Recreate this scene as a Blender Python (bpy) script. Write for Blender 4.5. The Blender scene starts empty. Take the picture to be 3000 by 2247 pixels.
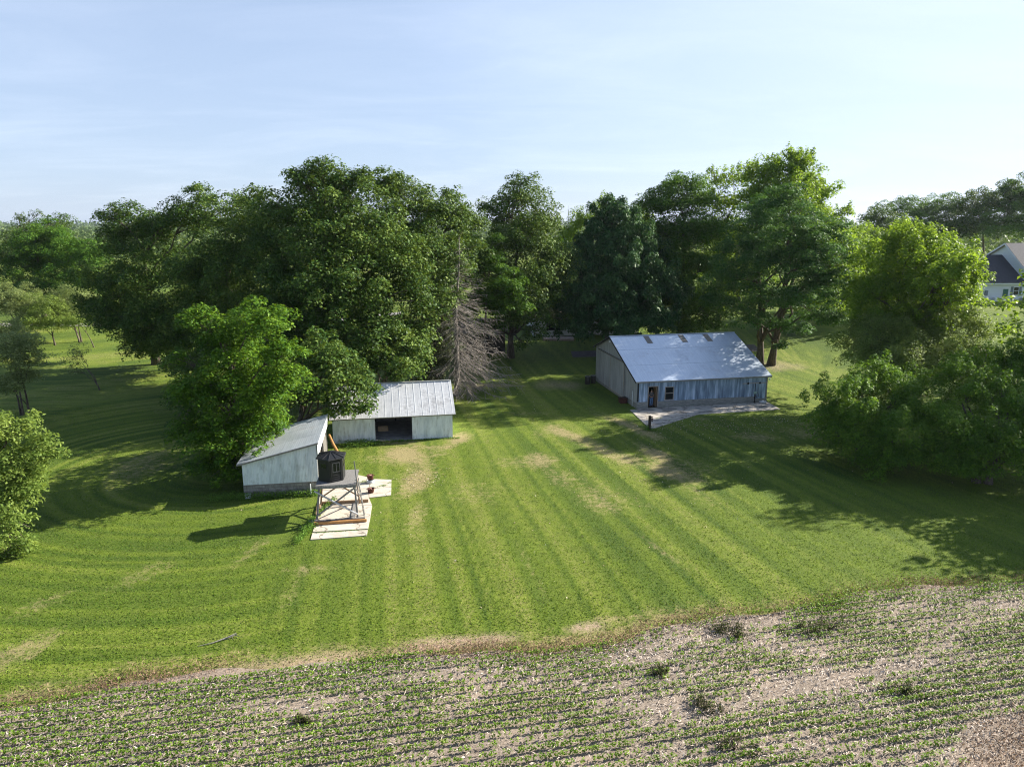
import bpy, math, random
import numpy as np
from mathutils import Vector, Matrix
R = math.radians
scene = bpy.context.scene
col = scene.collection

# ---------------------------------------------------------------- camera, sky, sun, exposure
CAM_H = 17.8
cam_d = bpy.data.cameras.new("camera"); cam = bpy.data.objects.new("camera", cam_d); col.objects.link(cam)
cam.location = (0, 0, CAM_H); cam.rotation_euler = (R(90 - 12.7), 0, 0)
cam_d.sensor_width = 36.0; cam_d.lens = 36.0 * 2079 / 3000
cam_d.clip_start = 0.1; cam_d.clip_end = 12000
scene.camera = cam
SUN_EL, SUN_AZ = 27.0, 65.6            # azimuth clockwise from +Y
sd = bpy.data.lights.new("sun", 'SUN'); sun = bpy.data.objects.new("sun", sd); col.objects.link(sun)
sd.energy = 5.0; sd.angle = R(0.5); sd.color = (1.0, 0.93, 0.80)
_d = Vector((math.sin(R(SUN_AZ)) * math.cos(R(SUN_EL)), math.cos(R(SUN_AZ)) * math.cos(R(SUN_EL)), math.sin(R(SUN_EL))))
sun.rotation_euler = _d.to_track_quat('Z', 'Y').to_euler(); sun.location = (120, 60, 80)
scene.view_settings.view_transform = 'Standard'; scene.view_settings.look = 'None'
scene.view_settings.exposure = 1.42; scene.view_settings.gamma = 1
scene.render.engine = 'CYCLES'
scene.cycles.use_denoising = True; scene.cycles.denoising_prefilter = 'NONE'
scene.cycles.filter_width = 1.15
scene.cycles.max_bounces = 6; scene.cycles.diffuse_bounces = 3; scene.cycles.glossy_bounces = 2
scene.cycles.transmission_bounces = 3; scene.cycles.transparent_max_bounces = 8
scene.cycles.caustics_reflective = False; scene.cycles.caustics_refractive = False
scene.cycles.sample_clamp_indirect = 6

class NT:
    """short node-tree helper"""
    def __init__(s, tree): s.t = tree; s.n = tree.nodes; s.l = tree.links
    def put(s, sock, v):
        if isinstance(v, bpy.types.NodeSocket): s.l.new(v, sock)
        elif v is not None: sock.default_value = v
    def node(s, kind, ins=None, **at):
        n = s.n.new(kind)
        for k, v in at.items(): setattr(n, k, v)
        for k, v in (ins or {}).items(): s.put(n.inputs[k], v)
        return n
    def noise(s, vec=None, scale=5, detail=4, rough=.55, dist=0):
        return s.node('ShaderNodeTexNoise', {'Vector': vec, 'Scale': scale, 'Detail': detail, 'Roughness': rough, 'Distortion': dist}).outputs[0]
    def map(s, vec, scale=(1, 1, 1), rot=(0, 0, 0), loc=(0, 0, 0)):
        return s.node('ShaderNodeMapping', {'Vector': vec, 'Scale': scale, 'Rotation': rot, 'Location': loc}).outputs[0]
    def ramp(s, fac, stops, interp='LINEAR'):
        n = s.node('ShaderNodeValToRGB', {'Fac': fac}); cr = n.color_ramp; cr.interpolation = interp
        while len(cr.elements) < len(stops): cr.elements.new(0.5)
        for e, (p, c) in zip(cr.elements, stops):
            e.position = p; e.color = (c, c, c, 1) if isinstance(c, (int, float)) else tuple(c) + (1,)
        return n.outputs[0]
    def mix(s, f, a, b, mode='MIX'):
        n = s.node('ShaderNodeMix', data_type='RGBA', blend_type=mode)
        for i, v in ((0, f), (6, a), (7, b)):
            if isinstance(v, tuple) and len(v) == 3: v = v + (1,)
            s.put(n.inputs[i], v)
        return n.outputs[2]
    def math(s, op, a, b=None, clamp=False):
        n = s.node('ShaderNodeMath', operation=op, use_clamp=clamp); s.put(n.inputs[0], a)
        if b is not None: s.put(n.inputs[1], b)
        return n.outputs[0]
    def attr(s, name, out=2): return s.node('ShaderNodeAttribute', attribute_name=name).outputs[out]
    def pos(s): return s.node('ShaderNodeNewGeometry').outputs['Position']
    def obj(s): return s.node('ShaderNodeTexCoord').outputs['Object']

world = bpy.data.worlds.new("World"); scene.world = world; world.use_nodes = True
w = NT(world.node_tree); w.n.clear()
sky = w.node('ShaderNodeTexSky', sky_type='NISHITA', sun_disc=False, sun_elevation=R(SUN_EL), sun_rotation=R(SUN_AZ),
             altitude=250, air_density=1.0, dust_density=0.5, ozone_density=3.0)
gen = w.node('ShaderNodeTexCoord').outputs['Generated']
sep = w.node('ShaderNodeSeparateXYZ', {0: gen})
zz = w.math('MAXIMUM', sep.outputs[2], 0.02)
cx_ = w.math('DIVIDE', sep.outputs[0], w.math('ADD', zz, 0.12)); cy_ = w.math('DIVIDE', sep.outputs[1], w.math('ADD', zz, 0.12))
cv = w.node('ShaderNodeCombineXYZ', {0: cx_, 1: cy_, 2: 0.0}).outputs[0]
c1 = w.noise(w.map(cv, (0.8, 1.5, 1), (0, 0, R(28))), 0.9, 6, .55, .6)
c2 = w.noise(w.map(cv, (1.3, 2.6, 1), (0, 0, R(38))), 1.0, 5, .6, .8)
cl = w.math('MULTIPLY', w.ramp(c1, [(.42, 0), (.66, 1)]), w.ramp(c2, [(.30, .35), (.70, 1)]))
veil = w.ramp(sep.outputs[2], [(0.0, 1.0), (.14, .95), (.30, .80), (.46, .15), (.60, 0)])
bright = w.mix(0.18, (3.6, 4.4, 5.9), sky.outputs[0])
skyc = w.mix(w.math('MULTIPLY', veil, 0.92, True), sky.outputs[0], bright)
skyc = w.mix(w.math('MULTIPLY', w.math('MULTIPLY', cl, veil), .42), skyc, w.mix(0.25, (6.0, 6.6, 7.9), sky.outputs[0]))
dt = w.node('ShaderNodeVectorMath', {0: gen, 1: tuple(_d)}, operation='DOT_PRODUCT').outputs['Value']
skyc = w.mix(w.math('MULTIPLY', w.ramp(dt, [(.35, 0), (1.0, 1)]), .62), skyc, (6.4, 7.2, 8.6))
bg = w.node('ShaderNodeBackground', {'Color': skyc, 'Strength': 0.063})
w.l.new(bg.outputs[0], w.node('ShaderNodeOutputWorld').inputs[0])

# ---------------------------------------------------------------- helpers
def mat(name, rough=.8, metal=0.0, spec=.3):
    m = bpy.data.materials.new(name); m.use_nodes = True
    t = NT(m.node_tree); b = m.node_tree.nodes['Principled BSDF']
    b.inputs['Roughness'].default_value = rough; b.inputs['Metallic'].default_value = metal
    b.inputs['Specular IOR Level'].default_value = spec
    return m, t, b
def bump(t, b, h, strength=.3, dist=.02):
    n = t.node('ShaderNodeBump', {'Strength': strength, 'Distance': dist, 'Height': h}); t.l.new(n.outputs[0], b.inputs['Normal'])
def simple(name, c, rough=.8, metal=0.0, var=.25, scale=6, sc=(1, 1, 1), c2=None, spec=.3, bmp=0):
    """noise-varied surface colour"""
    m, t, b = mat(name, rough, metal, spec)
    dark = c2 or tuple(x * (1 - var) for x in c); lite = c if c2 else tuple(min(1, x * (1 + var * .5)) for x in c)
    n = t.noise(t.map(t.obj(), sc), scale, 6, .65)
    t.put(b.inputs['Base Color'], t.ramp(n, [(.3, dark), (.68, lite)]))
    if bmp: bump(t, b, n, bmp)
    return m

class MB:
    """collects shapes; build() links them as ONE mesh object"""
    def __init__(s): s.v = []; s.f = []
    def add(s, vs, fs):
        o = len(s.v); s.v += [tuple(p) for p in vs]; s.f += [tuple(i + o for i in f) for f in fs]; return s
    def box(s, x0, y0, z0, x1, y1, z1, M=None):
        vs = [Vector((x, y, z)) for x in (x0, x1) for y in (y0, y1) for z in (z0, z1)]
        if M: vs = [M @ p for p in vs]
        return s.add(vs, [(0, 1, 3, 2), (4, 6, 7, 5), (0, 4, 5, 1), (2, 3, 7, 6), (0, 2, 6, 4), (1, 5, 7, 3)])
    def bar(s, a, b, w_=.1, h=None, up=(0, 0, 1)):
        a = Vector(a); b = Vector(b); d = b - a; L = d.length; d.normalize(); h = h or w_
        u = Vector(up); sx = d.cross(u)
        if sx.length < 1e-4: sx = d.cross(Vector((1, 0, 0)))
        sx.normalize(); u = sx.cross(d)
        M = Matrix(((d.x, sx.x, u.x, a.x), (d.y, sx.y, u.y, a.y), (d.z, sx.z, u.z, a.z), (0, 0, 0, 1)))
        return s.box(0, -w_ / 2, -h / 2, L, w_ / 2, h / 2, M)
    def tube(s, pts, rad, n=8, cap=True):
        pts = [Vector(p) for p in pts]
        rad = rad if isinstance(rad, (list, tuple)) else [rad] * len(pts)
        vs = []; fs = []
        for i, p in enumerate(pts):
            d = (pts[min(i + 1, len(pts) - 1)] - pts[max(i - 1, 0)]); d.normalize()
            a = d.cross(Vector((0.13, 0.21, 1)) if abs(d.z) < .9 else Vector((1, .1, 0))); a.normalize(); b_ = d.cross(a)
            for k in range(n):
                t = 2 * math.pi * k / n; vs.append(p + (a * math.cos(t) + b_ * math.sin(t)) * rad[i])
        for i in range(len(pts) - 1):
            for k in range(n):
                k2 = (k + 1) % n; fs.append((i * n + k, i * n + k2, (i + 1) * n + k2, (i + 1) * n + k))
        if cap: fs.append(tuple(range(n))[::-1]); fs.append(tuple((len(pts) - 1) * n + k for k in range(n)))
        return s.add(vs, fs)
    def lathe(s, prof, n=16, at=(0, 0, 0)):
        vs = [(at[0] + r * math.cos(2 * math.pi * k / n), at[1] + r * math.sin(2 * math.pi * k / n), at[2] + z) for r, z in prof for k in range(n)]
        fs = [(i * n + k, i * n + (k + 1) % n, (i + 1) * n + (k + 1) % n, (i + 1) * n + k) for i in range(len(prof) - 1) for k in range(n)]
        return s.add(vs, fs)
    def prism(s, poly, axis, a, b):
        """polygon extruded along axis ('x','y','z') from a to b"""
        def P(u, v, w_):
            return {'x': (w_, u, v), 'y': (u, w_, v), 'z': (u, v, w_)}[axis]
        n = len(poly); vs = [P(u, v, a) for u, v in poly] + [P(u, v, b) for u, v in poly]
        return s.add(vs, [tuple(range(n))[::-1], tuple(range(n, 2 * n))] + [(i, (i + 1) % n, n + (i + 1) % n, n + i) for i in range(n)])
    def build(s, name, m, parent=None, smooth=False, bevel=0):
        me = bpy.data.meshes.new(name); me.from_pydata(s.v, [], s.f); me.validate()
        import bmesh
        bm = bmesh.new(); bm.from_mesh(me); bmesh.ops.recalc_face_normals(bm, faces=bm.faces); bm.to_mesh(me); bm.free()
        if smooth: me.polygons.foreach_set('use_smooth', [True] * len(me.polygons))
        if m: me.materials.append(m)
        o = bpy.data.objects.new(name, me); col.objects.link(o)
        if parent: o.parent = parent
        if bevel:
            bv = o.modifiers.new('bevel', 'BEVEL'); bv.width = bevel; bv.segments = 1; bv.limit_method = 'ANGLE'
        return o

def tag(o, label=None, cat=None, group=None, kind=None):
    for k, v in (('label', label), ('category', cat), ('group', group), ('kind', kind)):
        if v: o[k] = v
    return o
def thing(name, loc, rz, label, cat, group=None):
    o = bpy.data.objects.new(name, None); col.objects.link(o); o.empty_display_size = .2
    o.location = loc; o.rotation_euler = (0, 0, R(rz)); return tag(o, label, cat, group)
def smooth(t): t = np.clip(t, 0, 1); return t * t * (3 - 2 * t)
def zg(X, Y):
    """height of the ground: flat yard, rising behind the barn and to the right"""
    X = np.asarray(X, float); Y = np.asarray(Y, float)
    r = smooth((Y - 80) / 42) * (2.3 + 2.8 * smooth((X - 12) / 65)) * smooth((X + 42) / 30)
    r = r * (1 - .6 * smooth((Y - 260) / 300))
    u = 0.10 * np.sin(X * .11 + 1.3) * np.sin(Y * .09) * smooth((Y - 72) / 12)
    return r + u
def zgf(X, Y): return float(zg(X, Y))
def np_mesh(name, V, quads, m, parent=None, tint=None, smooth_=False):
    me = bpy.data.meshes.new(name); nv = len(V); nf = len(quads); k = quads.shape[1]
    me.vertices.add(nv); me.vertices.foreach_set('co', V.astype(np.float32).ravel())
    me.loops.add(nf * k); me.loops.foreach_set('vertex_index', quads.astype(np.int32).ravel())
    me.polygons.add(nf); me.polygons.foreach_set('loop_start', np.arange(0, nf * k, k, dtype=np.int32))
    try: me.polygons.foreach_set('loop_total', np.full(nf, k, dtype=np.int32))
    except Exception: pass
    if tint is not None:
        a = me.attributes.new('tint', 'FLOAT', 'FACE'); a.data.foreach_set('value', tint.astype(np.float32))
    if smooth_: me.polygons.foreach_set('use_smooth', np.ones(nf, dtype=bool))
    me.update(calc_edges=True); me.materials.append(m)
    o = bpy.data.objects.new(name, me); col.objects.link(o)
    if parent: o.parent = parent
    return o

# ---------------------------------------------------------------- ground
def fnoise(X, Y, seed=0, sc=1.0):
    """cheap smooth pseudo noise in about -1..1"""
    rs = np.random.RandomState(seed); o = 0
    for i in range(7):
        a = rs.uniform(0, 2 * np.pi); f = sc * rs.uniform(.5, 1.9); p = rs.uniform(0, 6.3)
        o = o + np.sin((X * np.cos(a) + Y * np.sin(a)) * f + p + 1.3 * np.sin((Y * np.cos(a) - X * np.sin(a)) * f * .6 + p * 2))
    return o / 4.2
FA = R(12.0)                                   # direction of the crop rows
def field_uv(X, Y): return X * math.cos(FA) + (Y - 27.7) * math.sin(FA), -(-X * math.sin(FA) + (Y - 27.7) * math.cos(FA))   # along row, distance into the field
def field_edge(u): return 0.45 * np.sin(u * .21 + .6) + .25 * np.sin(u * .57) + .12 * np.sin(u * 1.7) + .5 * smooth((u + 8) / 6) * smooth((8 - u) / 6)
def grid_axis(lo, a, b, hi, step, g=1.22):
    mid = list(np.arange(a, b + step / 2, step)); L = []; s_ = step; x = a
    while x > lo: s_ *= g; x -= s_; L.append(x)
    Rr = []; s_ = step; x = b
    while x < hi: s_ *= g; x += s_; Rr.append(x)
    return np.array(L[::-1] + mid + Rr)
gx = grid_axis(-4500, -38, 38, 4500, .27); gy = grid_axis(-900, 16, 84, 6500, .27)
GX, GY = np.meshgrid(gx, gy); X = GX.ravel(); Y = GY.ravel(); Z = zg(X, Y)
nx, ny = len(gx), len(gy)
ii = (np.arange(ny - 1)[:, None] * nx + np.arange(nx - 1)[None, :]).ravel()
quads = np.stack([ii, ii + 1, ii + nx + 1, ii + nx], 1)
dry = np.zeros_like(X); bare = np.zeros_like(X)
def blob(A, x, y, rx, ry, amt, rot=0):
    a = R(rot); dx = X - x; dy = Y - y; p = dx * math.cos(a) + dy * math.sin(a); q = -dx * math.sin(a) + dy * math.cos(a)
    d = np.sqrt((p / rx) ** 2 + (q / ry) ** 2); A += amt * np.clip(1.25 - d + .35 * fnoise(X, Y, 3, 1.1), 0, 1)
blob(dry, -8.7, 53.5, 2.6, 2.6, .9); blob(dry, -9.9, 57.0, 1.6, 1.2, .9, 10); blob(dry, -6.8, 48.2, 1.3, 5.0, .75, -8); blob(dry, -5.9, 42, .8, 4, .45)
blob(dry, -5.0, 56.8, 1.0, 1.8, .6); blob(dry, 1.5, 52, 3.5, 2.2, .35, 20); blob(dry, -2.5, 45, 2.5, 3.5, .28, -8); blob(dry, 6.5, 45, 2.2, 4, .32, 18); blob(dry, -10.5, 34.5, 2.6, .8, .35, 8); blob(dry, -19, 34, 1.2, 2.4, .30, -30); blob(dry, 3.5, 60, 2.5, 3, .3, 15); blob(dry, -4.2, 58, 1.0, 2.2, .6); blob(dry, -6.2, 55.4, 1.5, .7, .5)
blob(dry, 10.4, 62.0, 1.1, 6.5, .8, 25); blob(dry, 7.0, 55.3, 1.3, 7.5, .6, 27); blob(dry, 3.5, 48, 1.4, 7, .35, 18)
blob(dry, 11.0, 55.0, 1.0, 3, .5, 20); blob(dry, 13.5, 51.5, 3.0, 4, .35, 15); blob(dry, 20.5, 58, 3.0, 2, .5); blob(dry, 12, 47, 1.6, 6, .3, 20)
blob(dry, -20.8, 27.4, 1.0, 2.2, .55, -30); blob(dry, -22.5, 31, .8, 2, .35, -30); blob(dry, -14.5, 36.5, .5, 3.5, .4, -8); blob(dry, -11, 32, .6, 3, .3)
blob(dry, 26, 60, 4, 3, .45); blob(dry, 2, 66, 3.5, 1, .35, 10); blob(dry, -28, 52, 3, 7, .4); blob(dry, -33, 70, 3, 6, .35)
blob(dry, 4.4, 29.6, .9, .35, .6); blob(dry, 1.0, 34.5, .3, 4.5, .35, 12); blob(dry, 8.6, 36, .3, 4, .4, 22)
blob(bare, -2.2, 27.75, 3.4, .55, 1.1, 10); blob(bare, 3.4, 28.9, 1.1, .42, 1.2, 10); blob(bare, -8, 26.4, 3.6, .5, .9, 10); blob(bare, -16, 24.6, 3, .4, .6, 10); blob(bare, -2, 77.8, 4.0, .9, .7, 5); blob(bare, 17.5, 64.0, 1.0, .5, .3)
blob(bare, 33, 88, 3.2, 2.4, .7); blob(bare, 5, 78, 3.5, 2.2, .55)
uu, vv = field_uv(X, Y); dist = -(vv - field_edge(uu))         # >0 on the lawn side
dry += .8 * np.clip(1 - dist / 2.2, 0, 1) * np.clip(.65 + .6 * fnoise(X, Y, 8, .5), 0, 1) * (uu < 14)
dry += .30 * np.clip(1 - dist / 3.5, 0, 1) * np.clip(.3 + .6 * fnoise(X, Y, 9, .8), 0, 1)

_tab = np.random.RandomState(31)
def n1d(s, f, seed):
    tb = np.random.RandomState(seed).rand(4096); q = s * f + 2000; i = np.floor(q).astype(int) % 4096; fr = q - np.floor(q); fr = fr * fr * (3 - 2 * fr)
    return tb[i] * (1 - fr) + tb[(i + 1) % 4096] * fr
def mow(X, Y):
    """tone of the mowing passes, 0 dark .. 1 light"""
    wv = .35 * np.sin(Y * .09 + .5) + .10 * np.sin(Y * .3 + X * .1); sA = X + .26 * (Y - 30) + .0045 * (Y - 30) * X + wv
    rr_ = np.hypot(X + 21, (Y - 50) * 1.05) + .5 * np.sin(X * .2)
    def st(s, k): return .24 * n1d(s, .55, 5 + k) + .34 * n1d(s, 1.75, 6 + k) + .42 * n1d(s, 3.3, 7 + k)
    m_ = smooth((-X - 8 - .25 * (Y - 30)) / 6); a = st(sA, 0) * (1 - m_) + st(rr_, 20) * m_
    return np.clip(.5 + (a - .5) * (1.6 + .4 * m_) * (.75 + .35 * fnoise(X, Y, 77, .15)) + .10 * fnoise(X, Y, 78, .13), 0, 1)
def sample_dry(x, y):
    i = np.clip(np.searchsorted(gx, x), 0, nx - 1); j = np.clip(np.searchsorted(gy, y), 0, ny - 1); k = j * nx + i; return np.clip(np.maximum(dry[k], bare[k]), 0, 1)
gm, t, b = mat('lawn_grass', .9, 0, .15)
P_ = t.pos()
fine = t.noise(P_, 9, 5, .75); blades = t.noise(t.map(P_, (1, .55, 1)), 32, 3, .8); big = t.noise(P_, .13, 5, .6, .4); mid = t.noise(P_, 1.1, 4, .65)
# mowing passes: straight ones up the middle, curved ones at the left
sx = t.node('ShaderNodeSeparateXYZ', {0: P_})
warp = t.math('MULTIPLY', t.math('SUBTRACT', t.noise(P_, .05, 2), .5), 7.0)
strA = t.math('ADD', t.math('ADD', sx.outputs[0], t.math('MULTIPLY', sx.outputs[1], .30)), warp)
dx = t.math('ADD', sx.outputs[0], 21.0); dy = t.math('SUBTRACT', sx.outputs[1], 50.0)
rr = t.math('SQRT', t.math('ADD', t.math('MULTIPLY', dx, dx), t.math('MULTIPLY', dy, dy)))
def streak(coord, sc):
    v = t.node('ShaderNodeCombineXYZ', {0: t.math('MULTIPLY', coord, sc), 1: t.math('MULTIPLY', sx.outputs[1], .05), 2: 0.0}).outputs[0]
    return t.noise(v, 1.0, 4, .6)
stA = t.math('ADD', t.math('MULTIPLY', streak(strA, .55), .6), t.math('MULTIPLY', streak(strA, 3.4), .4))
stB = t.math('ADD', t.math('MULTIPLY', streak(rr, .6), .6), t.math('MULTIPLY', streak(rr, 2.2), .4))
side = t.math('MULTIPLY', t.math('SUBTRACT', -9.0, sx.outputs[0]), .16, True)
sm = t.mix(side, t.ramp(stA, [(0, 0), (1, 1)]), t.ramp(stB, [(0, 0), (1, 1)]))
sm2 = t.math('ADD', t.math('MULTIPLY', sm, .35), t.math('MULTIPLY', t.attr('mow'), .65))
g1 = t.mix(t.ramp(sm2, [(.30, 0), (.66, 1)]), (.018, .066, .004), (.165, .225, .018))
g2 = t.mix(t.ramp(big, [(.36, 0), (.62, .45)]), g1, (.125, .195, .012))
g3 = t.mix(t.ramp(mid, [(.34, .55), (.60, 0)]), g2, (.050, .085, .012))
g4 = t.mix(t.ramp(fine, [(.42, 0), (.66, .55)]), g3, (.21, .25, .055))
g5 = t.mix(t.ramp(blades, [(.34, .5), (.48, 0)]), g4, (.014, .030, .005))
g5 = t.mix(t.math('MULTIPLY', t.ramp(sm2, [(.52, 0), (.78, .75)]), t.ramp(t.noise(P_, 5.5, 6, .75), [(.46, 0), (.62, 1)])), g5, (.30, .26, .11))
dv = t.attr('dry'); bv_ = t.attr('bare')
straw = t.mix(t.ramp(fine, [(.3, 0), (.7, 1)]), (.22, .175, .085), (.46, .37, .20))
dn = t.ramp(t.math('ADD', dv, t.math('MULTIPLY', t.math('SUBTRACT', t.noise(P_, 2.2, 8, .8), .5), 2.6)), [(.22, 0), (.72, 1)])
dn = t.math('MULTIPLY', dn, t.ramp(dv, [(.02, 0), (.25, .85)]))
g6 = t.mix(t.math('MULTIPLY', dn, .95, True), g5, straw)
soil = t.mix(t.ramp(t.noise(P_, 14, 4, .7), [(.3, 0), (.7, 1)]), (.24, .165, .11), (.56, .43, .31))
g7 = t.mix(t.math('MULTIPLY', bv_, t.ramp(t.noise(P_, 4.5, 4, .7), [(.35, .1), (.55, 1)]), True), g6, soil)
t.put(b.inputs['Base Color'], g7)
bump(t, b, t.math('ADD', t.math('MULTIPLY', blades, .6), t.math('MULTIPLY', fine, .8)), .9, .09)
go = np_mesh('ground', np.stack([X, Y, Z], 1), quads, gm, smooth_=True); tag(go, kind='structure')
for nm, A in (('dry', dry), ('bare', bare), ('mow', mow(X, Y))):
    a = go.data.attributes.new(nm, 'FLOAT', 'POINT'); a.data.foreach_set('value', np.clip(A, 0, 1).astype(np.float32))

# crop field sheet
fm, t, b = mat('field_soil', .95, 0, .1)
P_ = t.pos()
n1 = t.noise(P_, 2.2, 6, .7); n2 = t.noise(t.map(P_, (6, 13, 1), (0, 0, -FA - .4)), 2.6, 6, .85, .6); n3 = t.noise(P_, .28, 3)
c = t.mix(t.ramp(n2, [(.42, 0), (.57, 1)]), (.050, .038, .030), (.45, .375, .31))
c = t.mix(t.ramp(n1, [(.35, .5), (.58, 0)]), c, (.12, .09, .07))
c = t.mix(t.math('MULTIPLY', t.ramp(n3, [(.45, 0), (.7, .5)]), 1), c, (.47, .37, .29))
t.put(b.inputs['Base Color'], c); bump(t, b, n2, .8, .05)
us = np.arange(-60, 62, .4); nvv = 60
V = []; 
for k in range(nvv + 1):
    e = field_edge(us); v = e + (34 - e) * (k / nvv)
    xx = us * math.cos(FA) + v * math.sin(FA); yy = 27.7 + us * math.sin(FA) - v * math.cos(FA)
    V.append(np.stack([xx, yy, zg(xx, yy) + .008 + .02 * min(1, k / 3)], 1))
V = np.concatenate(V); n_ = len(us); ii = (np.arange(nvv)[:, None] * n_ + np.arange(n_ - 1)[None, :]).ravel()
fo = np_mesh('crop_field', V, np.stack([ii, ii + n_, ii + n_ + 1, ii + 1], 1), fm, smooth_=True); tag(fo, kind='structure')

rng = np.random.RandomState(7)
def leafmat(name, dark, mid_, lite, rough=.5, trans=.3, spec=.16):
    m, t, b = mat(name, rough, 0, spec)
    c = t.ramp(t.attr('tint'), [(0, dark), (.5, mid_), (1, lite)])
    t.put(b.inputs['Base Color'], c)
    tr = t.node('ShaderNodeBsdfTranslucent', {'Color': t.mix(.55, c, tuple(min(1, x * 1.9) for x in (lite[0], lite[1], lite[2] * .6)))})
    mx = t.node('ShaderNodeMixShader', {0: trans, 1: b.outputs[0], 2: tr.outputs[0]})
    t.l.new(mx.outputs[0], m.node_tree.nodes['Material Output'].inputs[0]); return m
def quads_from(C, N, S, asp=.6, spin=None, rs=None):
    """leaf kites: centre C, normal N, size S"""
    rs = rs or rng; n = len(C)
    N = N / (np.linalg.norm(N, axis=1, keepdims=True) + 1e-9)
    A = rs.normal(size=(n, 3)) if spin is None else spin
    A = A - (A * N).sum(1, keepdims=True) * N; A /= np.linalg.norm(A, axis=1, keepdims=True) + 1e-9
    B = np.cross(N, A); S = np.asarray(S).reshape(-1, 1) * .5
    fold = N * S * .25
    V = np.stack([C - A * S, C - B * S * asp + A * S * .1 + fold, C + A * S, C + B * S * asp + A * S * .1 + fold], 1).reshape(-1, 3)
    Q = np.arange(n * 4).reshape(n, 4); return V, Q
def in_view(x, y, margin=2.5):
    d = y * .9755 + 3.9
    return (np.abs(x) < .7215 * d + margin) & (y > 17.5)

# soybean plants
m_soy = leafmat('soy_leaf', (.045, .110, .010), (.125, .230, .020), (.26, .37, .05), .6, .25)
cx = []; 
for r in range(60):
    v = .25 + r * .45
    u = np.arange(-34, 36, .066); u = u + rng.normal(0, .025, len(u)); v_ = v + rng.normal(0, .014, len(u)) + .02 * np.sin(u * .3 + r * .1)
    x = u * math.cos(FA) + v_ * math.sin(FA); y = 27.7 + u * math.sin(FA) - v_ * math.cos(FA)
    dens = .82 + .60 * fnoise(u * .7, v_ * 2.4, 11, 1.1) + .35 * fnoise(u, v_, 12, .25)
    dens -= .35 * smooth((u - 0) / 8) * smooth((v_ - 1) / 3) * smooth((19 - u) / 8) * (.6 + .5 * fnoise(u, v_, 5, .5))
    dens -= 1.5 * smooth((u - 13.5 - .0 + (v_ - 9) * 1.3) / 3) * smooth((v_ - 7.5) / 2)
    dens += .38 * smooth((-u + 2) / 9) - .20 * smooth((u + 1) / 7)
    k = (rng.rand(len(u)) < np.clip(dens, 0, 1)) & (v_ > field_edge(u) - .1) & in_view(x, y, 1.5)
    cx.append(np.stack([x[k], y[k], np.clip(dens[k], .3, 1)], 1))
cx = np.concatenate(cx); npl = len(cx); L = 9
C = np.repeat(cx[:, :2], L, 0); hgt = rng.uniform(.06, .25, (npl * L, 1))
C = np.concatenate([C + rng.normal(0, .036, (npl * L, 2)), hgt + .02], 1)
N = rng.normal(0, .45, (npl * L, 3)); N[:, 2] += 1
V, Q = quads_from(C, N, rng.uniform(.055, .105, npl * L), .75)
tn = np.clip(rng.normal(.5, .2, npl * L) + np.repeat(rng.normal(0, .14, npl), L), 0, 1)
tag(np_mesh('soybean_rows', V, Q, m_soy, tint=tn), 'rows of young green soybean plants across the stubble field', 'crop plants', kind='stuff')
# stubble and husks
m_stub = leafmat('stubble', (.13, .10, .08), (.48, .405, .345), (.72, .63, .555), .8, .05, .2)
n = 150000
u = rng.uniform(-34, 36, n); v = rng.uniform(.0, 16, n); x = u * math.cos(FA) + v * math.sin(FA); y = 27.7 + u * math.sin(FA) - v * math.cos(FA)
dn_ = .55 + .5 * fnoise(u, v, 21, .35) + .2 * smooth((u + 6) / 8)
k = (v > field_edge(u) + .1) & in_view(x, y, 1.5) & (rng.rand(n) < dn_); x = x[k]; y = y[k]; u = u[k]; v = v[k]; n = len(x)
ang = np.where(rng.rand(n) < .6, FA + R(25) + rng.normal(0, .5, n), rng.uniform(0, math.pi, n)); tilt = np.abs(rng.normal(0, .25, n)) + (rng.rand(n) < .12) * .9
D = np.stack([np.cos(ang) * np.cos(tilt), np.sin(ang) * np.cos(tilt), np.sin(tilt)], 1)
N = rng.normal(0, .35, (n, 3)); N[:, 2] += 1; Ls = rng.uniform(.06, .28, n) * np.where(tilt > .8, .6, 1)
C = np.stack([x, y, .03 + np.sin(tilt) * Ls * .5 + rng.uniform(0, .03, n)], 1)
V, Q = quads_from(C, N, Ls, .14, spin=D)
tn = np.clip(rng.beta(2.2, 1.6, n), 0, 1) - .35 * smooth((u - 13.5 + (v - 9) * 1.3) / 3) * smooth((v - 7.5) / 2)
tag(np_mesh('corn_stubble', V, Q, m_stub, tint=np.clip(tn, 0, 1)), 'pale broken corn stalks littering the field between the rows', 'crop stubble', kind='stuff')
# brown dead weeds: a patch in the near right corner and the ragged field margin
m_dead = leafmat('dead_weed', (.09, .055, .04), (.22, .135, .095), (.42, .29, .21), .85, .1, .1)
def weed_cloud(n, fn, size, hmax, seed):
    rs = np.random.RandomState(seed); x, y = fn(rs, n); n = len(x)
    C = np.stack([x, y, rs.uniform(.0, hmax, n) + zg(x, y)], 1); N = rs.normal(0, 1, (n, 3)); S = rs.normal(0, .5, (n, 3)); S[:, 2] += .8
    return quads_from(C, N, rs.uniform(.5, 1.3, n) * size, .22, spin=S, rs=rs)
def corner(rs, n):
    u = rs.uniform(8, 22, n); v = rs.uniform(6, 15, n); k = rs.rand(n) < np.clip(smooth((u - 13.5 + (v - 9) * 1.3) / 3) * smooth((v - 7.5) / 2), 0, 1)
    u = u[k]; v = v[k]; return u * math.cos(FA) + v * math.sin(FA), 27.7 + u * math.sin(FA) - v * math.cos(FA)
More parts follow.
